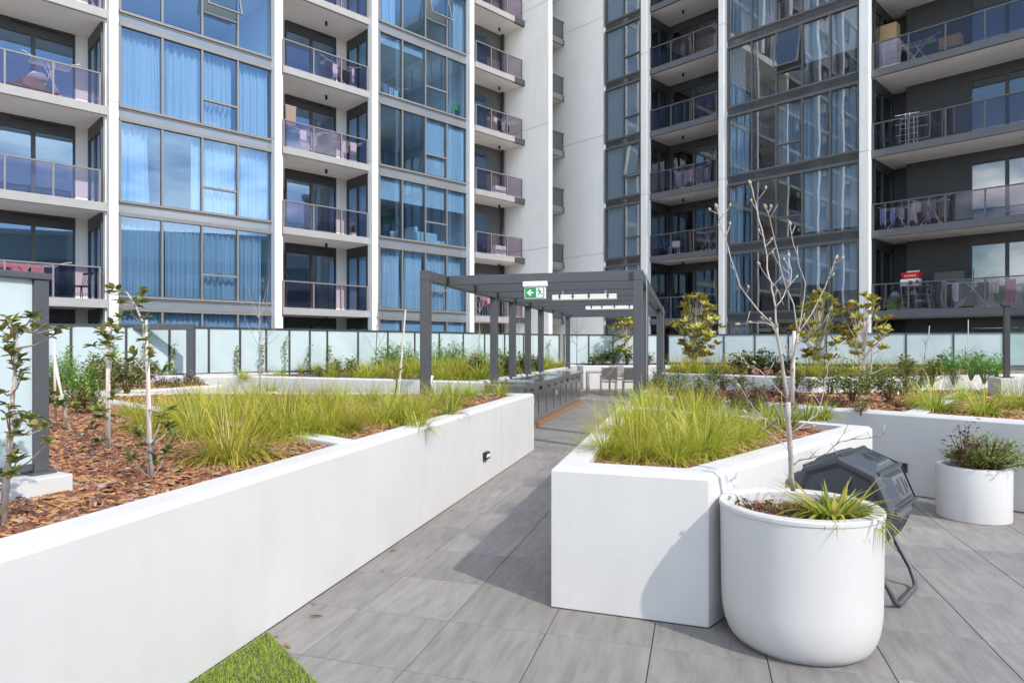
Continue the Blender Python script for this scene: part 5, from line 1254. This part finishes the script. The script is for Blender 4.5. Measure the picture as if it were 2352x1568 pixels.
me = bpy.data.meshes.new('artificial_turf'); me.from_pydata(VV.tolist(), [], FF.tolist())
for m_ in M_turf: me.materials.append(m_)
me.polygons.foreach_set('material_index', rng.choice(3, n, p=[0.55,0.35,0.10]).astype(np.int32)); me.update()
tag(link('artificial_turf', me), 'green artificial turf strip in the bottom left corner', 'turf', kind='stuff')
M_dead = mat('dead_leaf', (0.30,0.15,0.05), 0.7, var=0.3, scale=40)
for i, (x, y, L, lab) in enumerate([(742,1414,0.085,'long curled dead leaf on the pavers near the turf'),(668,1490,0.06,'dead leaf at the edge of the turf'),(873,1312,0.035,'small dead leaf in the middle of the path'),(895,1266,0.06,'dead leaf beside the long planter wall'),(2050,1372,0.05,'dead leaf beside the foot of the compost tumbler'),(2090,1217,0.06,'dead leaf on the pavers before the smaller pot'),(725,1390,0.04,'tiny dead leaf by the planter wall'),(640,1462,0.035,'crumpled dead leaf where turf meets wall')]):
    random.seed(300+i); mb = MB(); a = random.random()*6.28; leaf(mb, (0,0,0.004), (math.cos(a),math.sin(a),0.12), (0,0,1), L, L*0.3, 0, 0.8, -0.15); leaf(mb, (0,0,0.002), (math.cos(a),math.sin(a),0.12), (0,0,1), L, L*0.3, 0, 0.8, -0.15)
    o = mb.build('dead_leaf', M_dead); o.location = ground(x,y); tag(o, lab, 'leaf', 'dead leaves on the terrace')

# ---------------------------------------------------------------- things on the balconies and behind the glass
M_cloth = {'black': mat('cloth_black', (0.02,0.02,0.028), 0.9), 'navy': mat('cloth_navy', (0.03,0.04,0.10), 0.9), 'white': mat('cloth_white', (0.75,0.75,0.78), 0.9), 'pink': mat('cloth_pink', (0.70,0.30,0.34), 0.9),
           'grey': mat('cloth_grey', (0.30,0.30,0.33), 0.9), 'brown': mat('cloth_brown', (0.30,0.22,0.17), 0.9), 'lilac': mat('cloth_lilac', (0.5,0.45,0.6), 0.9), 'blue': mat('cloth_blue', (0.35,0.48,0.75), 0.9),
           'magenta': mat('cloth_magenta', (0.45,0.06,0.22), 0.9), 'cream': mat('cloth_cream', (0.68,0.62,0.45), 0.9), 'green': mat('cloth_green', (0.10,0.5,0.12), 0.8), 'aqua': mat('cloth_aqua', (0.55,0.72,0.70), 0.9)}
def cloth_sheet(mb, x0, x1, z1, z0, y, seed):
    rnd = random.Random(seed); n = 10; lev = 5; ph = rnd.random()*6; b = len(mb.v)
    for j in range(lev):
        t = j/(lev-1)
        for i in range(n+1):
            u = i/n; taper = 1-0.12*t*rnd.random(); mb.v.append((x0+(x1-x0)*(0.5+(u-0.5)*taper), y+0.02*math.sin(u*14+ph)*(0.3+t), z1-(z1-z0)*t*(1-0.06*math.sin(u*5+ph))))
    for j in range(lev-1):
        for i in range(n): q = b+j*(n+1)+i; mb.f.append([q,q+1,q+n+2,q+n+1]); mb.m.append(0)
def garment(root, x, z, w, h, col, seed, y=0.0, shirt=False):
    mb = MB()
    cloth_sheet(mb, x-w/2, x+w/2, z, z-h, y, seed); cloth_sheet(mb, x-w/2, x+w/2, z, z-h*0.8, y+0.03, seed+1)
    if shirt: cloth_sheet(mb, x-w*0.95, x-w/2, z-0.02, z-h*0.45, y+0.01, seed+2); cloth_sheet(mb, x+w/2, x+w*0.95, z-0.02, z-h*0.45, y+0.01, seed+3)
    mb.build('garment', M_cloth[col], root, smooth=True)
def rack(W, label, x, y, k, w=1.1, h=1.0, clothes=(), wing=True):
    """folding clothes airer with crossed legs, seen at column x of the view"""
    zf = W.zk(k)+0.262; r = thing('clothes_airer', label, 'clothes rack', W.w(W.s(x,y), y, zf), W.a, 'clothes airers on the balconies')
    for s in (-1,1):
        MB().tube([(s*w*0.32,-0.28,0),(-s*w*0.10,0.22,h*0.9)], 0.011, 6).build('leg', M_whiteplastic, r); MB().tube([(s*w*0.32,0.28,0),(-s*w*0.10,-0.22,h*0.9)], 0.011, 6).build('leg', M_whiteplastic, r)
    top = MB()
    for yy in (-0.25,-0.12,0,0.12,0.25): top.tube([(-w/2,yy,h*0.9+0.08*abs(yy)),(w/2,yy,h*0.9+0.08*abs(yy))], 0.006, 5)
    for s in (-1,1): top.tube([(s*w/2,-0.25,h*0.92),(s*w/2,0.25,h*0.92)], 0.009, 5)
    if wing:
        for s in (-1,1): top.tube([(s*w*0.3,-0.25,h*0.9),(s*w*0.72,-0.25,h*1.05)], 0.008, 5)
    tag(top.build('hanging_bars', M_whiteplastic, r), kind='stuff')
    for i, (dx, ww, hh, col) in enumerate(clothes): garment(r, dx, h*0.9, ww, hh, col, hash(label)%97+i*5 if False else i*7+int(x), -0.25+0.12*(i%4))
    return r
rack(A, 'airer hung with dark clothes on the fourth balcony up, second balcony column', 775, 0.7, 3, 1.4, 1.1, [(-0.55,0.35,0.7,'black'),(-0.2,0.25,0.55,'white'),(0.1,0.2,0.7,'navy'),(0.4,0.3,0.75,'black'),(0.62,0.12,0.6,'white')])
rack(A, 'white airer behind the cloudy reflection, third balcony up, second column', 700, 0.8, 2, 1.3, 1.1, [(-0.2,0.3,0.6,'white'),(0.35,0.3,0.5,'grey')])
rack(A, 'second white airer on the third balcony up, second column', 800, 0.8, 2, 1.1, 1.1, [(0.1,0.3,0.5,'white'),(-0.3,0.2,0.5,'white')])
rack(A, 'airer with small white and dark laundry, fourth balcony beside the blade wall', 1150, 0.7, 3, 1.6, 1.0, [(-0.6,0.25,0.3,'white'),(-0.2,0.3,0.5,'black'),(0.2,0.3,0.5,'grey'),(0.6,0.3,0.4,'black')])
rack(A, 'pink and white airer on the lowest balcony behind the pergola', 1112, 0.6, 0, 1.1, 1.15, [(-0.2,0.4,0.5,'pink'),(0.15,0.3,0.35,'white')])
rack(A, 'tall wire airer on the third balcony up, leftmost column', 115, 0.9, 2, 1.1, 1.35, [])
rack(A, 'low wire airer on the fourth balcony up, leftmost column', 205, 0.6, 3, 0.9, 0.85, [])
rack(A, 'airer with pink dress and dark shirt, lowest balcony of leftmost column', 55, 0.5, 0, 1.7, 1.1, [(-0.6,0.5,0.35,'pink'),(-0.15,0.5,0.45,'pink'),(0.35,0.35,0.35,'pink'),(0.72,0.45,0.85,'navy')])
rack(B, 'airer full of pale patterned laundry, third balcony up of the small column', 1590, 0.7, 2, 1.6, 1.05, [(-0.6,0.35,0.75,'lilac'),(-0.15,0.5,0.6,'lilac'),(0.35,0.35,0.7,'grey'),(0.7,0.25,0.5,'lilac')])
rack(B, 'empty folding airer right of the white chair, dark wing', 1625, 0.8, 1, 0.9, 1.1, [])
rack(B, 'empty airer beside cardboard boxes on the fourth long balcony', 2110, 0.7, 3, 1.1, 0.9, [(0.4,0.15,0.2,'green')])
rack(B, 'airer with blue and white baby clothes on the second long balcony', 2062, 0.8, 1, 1.1, 1.0, [(-0.45,0.2,0.6,'blue'),(-0.15,0.2,0.5,'blue'),(0.12,0.25,0.45,'lilac'),(0.5,0.3,0.55,'white')])
rack(B, 'airer with grey and cream clothes on the second long balcony', 2140, 0.8, 1, 1.1, 1.1, [(-0.45,0.35,0.4,'cream'),(-0.2,0.2,0.6,'grey'),(0.05,0.2,0.65,'grey'),(0.35,0.35,0.65,'brown')])
rack(B, 'airer with striped towel on the lowest long balcony', 2235, 0.7, 0, 1.6, 1.05, [(-0.5,0.22,0.65,'white'),(-0.2,0.3,0.5,'black'),(0.3,0.35,0.6,'black'),(0.6,0.3,0.4,'cream')])
# pink towel-like dress at the far right rail, hanging cloth above the third balcony rail
def hanging(W, label, x, y, z, w, h, col):
    r = thing('hung_cloth', label, 'cloth', W.w(W.s(x,y), y, z), W.a); garment(r, 0, 0, w, h, col, int(x)); MB().tube([(-w/2-0.05,0.01,0.0),(w/2+0.05,0.01,0.0)], 0.008, 6).build('line', M_whiteplastic, r)
hanging(B, 'magenta garment hung at the right end of the lowest long balcony', 2322, 0.5, B.zk(0)+0.26+0.98, 0.28, 0.85, 'magenta')
hanging(A, 'brown towel hanging above the rail, third balcony up, second column', 668, 0.5, A.zk(2)+0.26+1.85, 0.45, 0.80, 'brown')
# white tiered airer
zf = B.zk(2)+0.262; r = thing('tower_airer', 'white tiered tower airer standing on the third long balcony', 'clothes rack', B.w(B.s(2088,0.5), 0.5, zf), B.a)
for dx in (-0.12,0.02,0.16,0.28): MB().tube([(dx,0,0),(dx,0,1.35 if dx < 0.1 else 1.15)], 0.014, 6).build('upright', M_whiteplastic, r)
for i, z in enumerate((0.25,0.5,0.72,0.92,1.1,1.28)): MB().tube([(-0.45 if i%2 else -0.25,-0.15,z),(0.3 if i%2 else 0.6,0.15,z+0.05)], 0.013, 6).build('tier', M_whiteplastic, r)
MB().box(-0.22,0.36,-0.22,0.22,0.0,0.03).build('base', M_whiteplastic, r)
# chairs
zf = A.zk(0)+0.262; r = thing('spindle_chair', 'dark wooden spindle-back chair on the lowest left balcony', 'chair', A.w(A.s(187,0.75), 0.75, zf), A.a+0.5)
MB().lathe([(0.0001,0.43),(0.20,0.43),(0.215,0.45),(0.20,0.465),(0.0001,0.462)], 20, closed=True).build('seat', M_black, r, smooth=True)
for x in (-1,1):
    for y in (-1,1): MB().tube([(x*0.13,y*0.13,0.44),(x*0.21,y*0.20,0.0)], [0.016,0.012], 8).build('leg', M_black, r, smooth=True)
for y in (-0.16,-0.10,-0.04,0.04,0.10,0.16): MB().tube([(0.15,y,0.46),(0.24,y*1.15,0.86)], 0.009, 6).build('spindle', M_black, r)
MB().bar((0.245,-0.22,0.885),(0.245,0.22,0.885),0.025,0.07).build('top_rail', M_black, r, bevel=0.006)
MB().tube([(-0.17,-0.165,0.2),(-0.17,0.165,0.2)], 0.009, 6).build('stretcher', M_black, r); MB().tube([(0.17,-0.165,0.2),(0.17,0.165,0.2)], 0.009, 6).build('stretcher', M_black, r)
zf = B.zk(1)+0.262; r = thing('plastic_chair', 'white plastic chair on the second small balcony of the dark wing', 'chair', B.w(B.s(1549,0.7), 0.7, zf), B.a+0.3)
MB().box(-0.22,0.22,-0.22,0.22,0.41,0.44).build('seat', M_whiteplastic, r, bevel=0.008)
mbb = MB(); mbb.bar((0.0,0.21,0.46),(0.0,0.28,0.80),0.42,0.02,up=(0,1,0)); mbb.build('backrest', M_whiteplastic, r)
for x in (-0.2,0.2):
    for y in (-0.2,0.2): MB().tube([(x,y,0.41),(x*1.1,y*1.1,0)], 0.015, 6).build('leg', M_whiteplastic, r)
# air conditioners
def aircon(x, k, label):
    r = thing('air_conditioner', label, 'air conditioner', A.w(A.s(x,0.9), 0.9, A.zk(k)+0.262), A.a, 'air conditioner units on the narrow balconies')
    MB().box(-0.42,0.42,-0.16,0.16,0.06,0.66).build('casing', M_whiteplastic, r, bevel=0.015)
    for x_ in (-0.3,0.3): MB().box(x_-0.03,x_+0.03,-0.16,0.16,0,0.059).build('foot', M_black, r)
    g = MB()
    for q in range(1,5): g.lathe([(0.055*q,0),(0.055*q+0.008,0.006),(0.055*q+0.016,0)], 28, closed=True)
    o = g.build('fan_grille', M_galv, r); o.location = (0.1,-0.162,0.36); o.rotation_euler = (rad(90),0,0)
aircon(1147, 1, 'white air conditioner unit on the second balcony beside the blade wall')
aircon(1147, 2, 'white air conditioner unit on the third balcony beside the blade wall')
# potted plant on the second balcony
r = thing('potted_plant', 'small potted plant on the second balcony of the second column', 'plant', A.w(A.s(812,0.5), 0.5, A.zk(1)+0.262), A.a)
MB().lathe([(0.10,0),(0.14,0.22),(0.12,0.22),(0.11,0.15)], 16).build('pot', M_whiteplastic, r, smooth=True); o = link('foliage', SHO[0], r); o.location = (0,0,0.18); o.scale = (0.8,0.8,0.9)
# lowest long balcony: shelf, boxes, basket, crates
zf = B.zk(0)+0.262
def atB(x, y, z=0): return B.w(B.s(x,y), y, zf+z)
sh = thing('wire_shelf', 'wire shelving rack behind the glass of the lowest long balcony', 'shelf', atB(2107,0.55), B.a)
for x in (-0.5,0.5):
    for y in (-0.18,0.18): MB().tube([(x,y,0),(x,y,0.95)], 0.011, 6).build('upright', M_galv, sh)
for z in (0.05,0.32,0.6,0.93): MB().box(-0.51,0.51,-0.19,0.19,z-0.008,z+0.008).build('shelf_board', M_galv, sh)
M_card = mat('cardboard', (0.42,0.28,0.15), 0.85, var=0.06); M_red = mat('red_plastic', (0.55,0.012,0.015), 0.4); M_lime = mat('lime_plastic', (0.16,0.45,0.05), 0.4)
bx = thing('printed_carton', 'white printed carton on top of the wire shelf', 'box', atB(2099,0.55,0.939), B.a)
MB().box(-0.42,0.22,-0.17,0.17,0,0.27).build('carton', M_whiteplastic, bx); MB().box(-0.14,0.0,-0.173,-0.171,0.05,0.2).build('print', M_black, bx); MB().box(0.1,0.2,-0.173,-0.171,0.08,0.22).build('print', M_black, bx)
bk = thing('shopping_basket', 'red shopping basket lettered coles on top of the white carton', 'basket', atB(2094,0.55,1.21), B.a)
mbb = MB(); b0 = [(-0.27,-0.16),(0.27,-0.16),(0.27,0.16),(-0.27,0.16)]; t0_ = [(-0.32,-0.19),(0.32,-0.19),(0.32,0.19),(-0.32,0.19)]
mbb.add([(x,y,0) for x,y in b0]+[(x,y,0.25) for x,y in t0_]+[(x*0.93,y*0.9,0.25) for x,y in t0_]+[(x*0.93,y*0.9,0.02) for x,y in b0], [(3,2,1,0)]+[(i,(i+1)%4,4+(i+1)%4,4+i) for i in range(4)]+[(4+i,4+(i+1)%4,8+(i+1)%4,8+i) for i in range(4)]+[(8+i,8+(i+1)%4,12+(i+1)%4,12+i) for i in range(4)]+[(12,13,14,15)])
mbb.build('tub', M_red, bk)
cu = bpy.data.curves.new('lettering', 'FONT'); cu.body = 'coles'; cu.size = 0.17; cu.align_x = 'CENTER'; cu.extrude = 0.001
tmp = bpy.data.objects.new('lettering_curve', cu); lm = bpy.data.meshes.new_from_object(tmp); lm.materials.clear(); lm.materials.append(M_whiteplastic); bpy.data.objects.remove(tmp); lo_ = link('lettering', lm, bk); lo_.location = (0.0,-0.185,0.09); lo_.rotation_euler = (rad(83),0,0); lo_.scale = (1.15,1,1)
mbb = MB(); cloth_sheet(mbb, -0.18, 0.24, 0.31, 0.20, -0.02, 3); cloth_sheet(mbb, -0.12, 0.26, 0.33, 0.22, 0.06, 5); mbb.build('contents', M_cloth['cream'], bk)
for i, z in enumerate((0.0, 0.243)):
    cr = thing('storage_crate', ['lower lime green storage crate behind the lowest long balcony glass','upper lime green storage crate with bags on top'][i], 'crate', atB(2051,0.5,z), B.a, 'lime green crates on the balcony')
    mbb = MB(); mbb.add([(-0.17,-0.13,0),(0.17,-0.13,0),(0.17,0.13,0),(-0.17,0.13,0),(-0.20,-0.15,0.20),(0.20,-0.15,0.20),(0.20,0.15,0.20),(-0.20,0.15,0.20)], [(3,2,1,0),(4,5,6,7),(0,1,5,4),(1,2,6,5),(2,3,7,6),(3,0,4,7)]); mbb.build('body', M_lime, cr)
    MB().box(-0.21,0.21,-0.16,0.16,0.201,0.24).build('lid', M_lime, cr, bevel=0.006)
bg = MB(); random.seed(4); bg.lathe([(0.0001,0),(0.17,0.02),(0.19,0.10),(0.12,0.20),(0.05,0.27),(0.0001,0.28)], 14, closed=True)
bg.v = [(x+random.gauss(0,0.012), y+random.gauss(0,0.012), z+random.gauss(0,0.006)) for x,y,z in bg.v]; o = bg.build('plastic_bag', M_cloth['lilac']); o.location = atB(2055,0.5,0.486); tag(o, 'crumpled pale plastic bag lying on the green crates', 'bag')
cb = MB().box(-0.15,0.15,-0.12,0.12,0,0.34).build('cardboard_box', M_card); cb.location = atB(2074,0.75); cb.rotation_euler = (0,0,B.a+0.4); tag(cb, 'brown cardboard box on the floor beside the green crates', 'box')
bs = MB(); bs.lathe([(0.13,0),(0.20,0.14),(0.215,0.15),(0.19,0.15),(0.12,0.015)], 24); o = bs.build('wash_basin', M_whiteplastic, smooth=True, auto=40); o.location = B.w(B.s(2094,0.55), 0.55, zf+0.609); tag(o, 'upturned white basin on the upper shelf of the wire rack', 'basin')
for i, dx in enumerate((2106,2111,2116,2120)):
    o = MB().box(-0.045,0.045,-0.11,0.11,0,0.07).build('shoe', M_cloth['white'], bevel=0.02); o.location = B.w(B.s(dx,0.55), 0.55, zf+0.329); o.rotation_euler = (0,0,B.a); tag(o, 'white shoe in the row on the lower shelf of the wire rack', 'shoe', 'white shoes on the wire rack')
gd = thing('fabric_wardrobe', 'grey covered clothes stand against the dark wall of the lowest long balcony', 'wardrobe', atB(2180,1.5), B.a)
for x in (-0.55,0.55): MB().tube([(x,0,0),(x,0,1.65)], 0.014, 6).build('upright', M_metal2, gd)
MB().tube([(-0.55,0,1.62),(0.55,0,1.62)], 0.014, 6).build('rail', M_metal2, gd)
mbb = MB(); cloth_sheet(mbb, -0.5, 0.5, 1.5, 0.1, 0.03, 9); cloth_sheet(mbb, -0.5, 0.5, 1.5, 0.1, 0.10, 12); mbb.build('cover', mat('cover_grey', (0.12,0.125,0.12), 0.9), gd, smooth=True)
# fourth long balcony: fridge-like box and carton, left balconies: boxes
zf3 = B.zk(3)+0.262
fz = thing('white_cabinet', 'white appliance cabinet on the fourth long balcony next to the pier', 'cabinet', B.w(B.s(2044,1.2), 1.2, zf3), B.a)
MB().box(-0.32,0.32,-0.3,0.3,0,1.45).build('body', M_whiteplastic, fz, bevel=0.02)
for z in (0.3,0.6,0.9,1.2): MB().box(-0.3,0.3,-0.303,-0.301,z,z+0.006).build('seam', M_black, fz)
cb = MB().box(-0.30,0.30,-0.25,0.25,0,0.62).build('cardboard_box', M_card); cb.location = B.w(B.s(2044,1.2), 1.2, zf3+1.451); cb.rotation_euler = (0,0,B.a); tag(cb, 'brown cardboard carton standing on the white cabinet', 'box')
cb = MB().box(-0.35,0.35,-0.25,0.25,0,0.45).build('cardboard_box', M_card); cb.location = B.w(B.s(2185,1.2), 1.2, zf3+0.45); cb.rotation_euler = (0,0,B.a); tag(cb, 'brown carton on the dark crate, fourth long balcony', 'box')
cb = MB().box(-0.4,0.4,-0.28,0.28,0,0.448).build('storage_crate', M_metal2, bevel=0.02); cb.location = B.w(B.s(2185,1.2), 1.2, zf3); cb.rotation_euler = (0,0,B.a); tag(cb, 'dark storage crate under a carton on the fourth long balcony', 'crate')
zf2 = A.zk(2)+0.262
cb = MB().box(-0.3,0.3,-0.2,0.2,0,0.24).build('cardboard_box', M_card); cb.location = A.w(A.s(72,0.6), 0.6, zf2+0.25); cb.rotation_euler = (0,0,A.a+0.2); tag(cb, 'small tan box on the low bench, third left balcony', 'box')
bn = thing('low_bench', 'low wooden bench under a box on the third left balcony', 'bench', A.w(A.s(72,0.6), 0.6, zf2), A.a)
MB().box(-0.75,0.75,-0.2,0.2,0.21,0.248).build('seat', M_timber, bn)
for x in (-0.7,0.7): MB().box(x-0.03,x+0.03,-0.18,0.18,0,0.209).build('leg', M_timber, bn)
bg = MB(); random.seed(8); bg.lathe([(0.0001,0),(0.2,0.03),(0.24,0.14),(0.15,0.27),(0.0001,0.30)], 14, closed=True); bg.v = [(x*1.3+random.gauss(0,0.015), y+random.gauss(0,0.012), z+random.gauss(0,0.01)) for x,y,z in bg.v]
o = bg.build('plastic_bag', M_cloth['white'], smooth=True); o.location = A.w(A.s(86,0.6), 0.6, zf2+0.491); tag(o, 'white stuffed bag on the tan box, third left balcony', 'bag')
# living room seen behind the second window bay
zf = A.zk(1)+0.262
def atA(x, y, z=0): return A.w(A.s(x,y), y, zf+z)
M_sofa = mat('sofa_fabric', (0.58,0.64,0.62), 0.9)
so = thing('sofa', 'pale sofa behind the glass of the third storey, second window bay', 'sofa', atA(952,1.0), A.a)
MB().box(-0.1,1.0,-0.45,0.45,0.08,0.42).build('seat', M_sofa, so, bevel=0.04); MB().box(-0.3,-0.1,-0.45,0.45,0.08,0.95).build('backrest', M_sofa, so, bevel=0.05); MB().box(-0.3,0.9,-0.62,-0.46,0.08,0.70).build('armrest', M_sofa, so, bevel=0.05)
ot = MB(); ot.lathe([(0.0001,0.05),(0.36,0.05),(0.40,0.15),(0.40,0.32),(0.34,0.40),(0.0001,0.41)], 28, closed=True); o = ot.build('footstool', M_sofa, smooth=True); o.location = atA(1004,0.8); tag(o, 'round pale footstool beside the sofa behind the glass', 'stool')
mo = thing('monstera', 'large leafed monstera in a pale pot behind the second window bay', 'plant', atA(902,0.8), A.a)
MB().box(-0.2,0.2,-0.2,0.2,0,0.22).build('stand', M_timber, mo); MB().lathe([(0.10,0.221),(0.17,0.60),(0.15,0.60),(0.13,0.5)], 18).build('pot', M_sofa, mo, smooth=True)
mbb = MB(); random.seed(6)
for i in range(16):
    a = random.random()*6.28; e = Vector((math.cos(a)*random.uniform(0.15,0.55)-0.2, math.sin(a)*0.25, random.uniform(0.65,1.35))); mbb.cur = 1; mbb.tube([(0,0,0.55), e*0.6+Vector((0,0,0.25)), e], 0.008, 4, cap=False); mbb.cur = 0
    leaf(mbb, e, (math.cos(a),math.sin(a)*0.4-0.5,-0.1), (0,0,1), 0.30, 0.26, 0, 0.1, 0.25)
mbb.build('foliage', [mat('monstera_leaf', (0.06,0.14,0.05), 0.35), M_leafb[2]], mo)
rack(A, 'airer with laundry behind the glass of the fifth storey, second window bay', 895, 1.0, 3, 1.2, 1.0, [(-0.4,0.25,0.5,'grey'),(0.0,0.2,0.4,'white'),(0.35,0.25,0.5,'aqua')])
rack(A, 'airer with a towel behind the rightmost pane, fifth storey, second window bay', 1050, 0.9, 3, 1.0, 1.15, [(-0.25,0.25,0.3,'green'),(0.2,0.4,0.45,'aqua'),(0.0,0.3,0.8,'brown')])

# ---------------------------------------------------------------- labels: where look-alikes share one, add the place in the picture
ORD = ['','first','second','third','fourth','fifth','sixth','seventh','eighth','ninth','tenth','eleventh','twelfth','thirteenth','fourteenth','fifteenth','sixteenth','seventeenth','eighteenth','nineteenth','twentieth']
TENS = {20:'twenty',30:'thirty',40:'forty',50:'fifty',60:'sixty',70:'seventy',80:'eighty'}
def ordinal(n): return ORD[n] if n <= 20 else (TENS[n//10*10]+'-'+ORD[n%10] if n%10 else {30:'thirtieth',40:'fortieth',50:'fiftieth',60:'sixtieth',70:'seventieth',80:'eightieth'}[n])
bl = {}
for o in bpy.data.objects:
    if o.parent is None and 'label' in o.keys(): bl.setdefault(o['label'], []).append(o)
for lab, os_ in bl.items():
    if len(os_) > 1:
        os_.sort(key=lambda o: o.location.x/max(o.location.y,0.1))
        for i, o in enumerate(os_): o['label'] = f'{lab}, {ordinal(i+1)} from left'
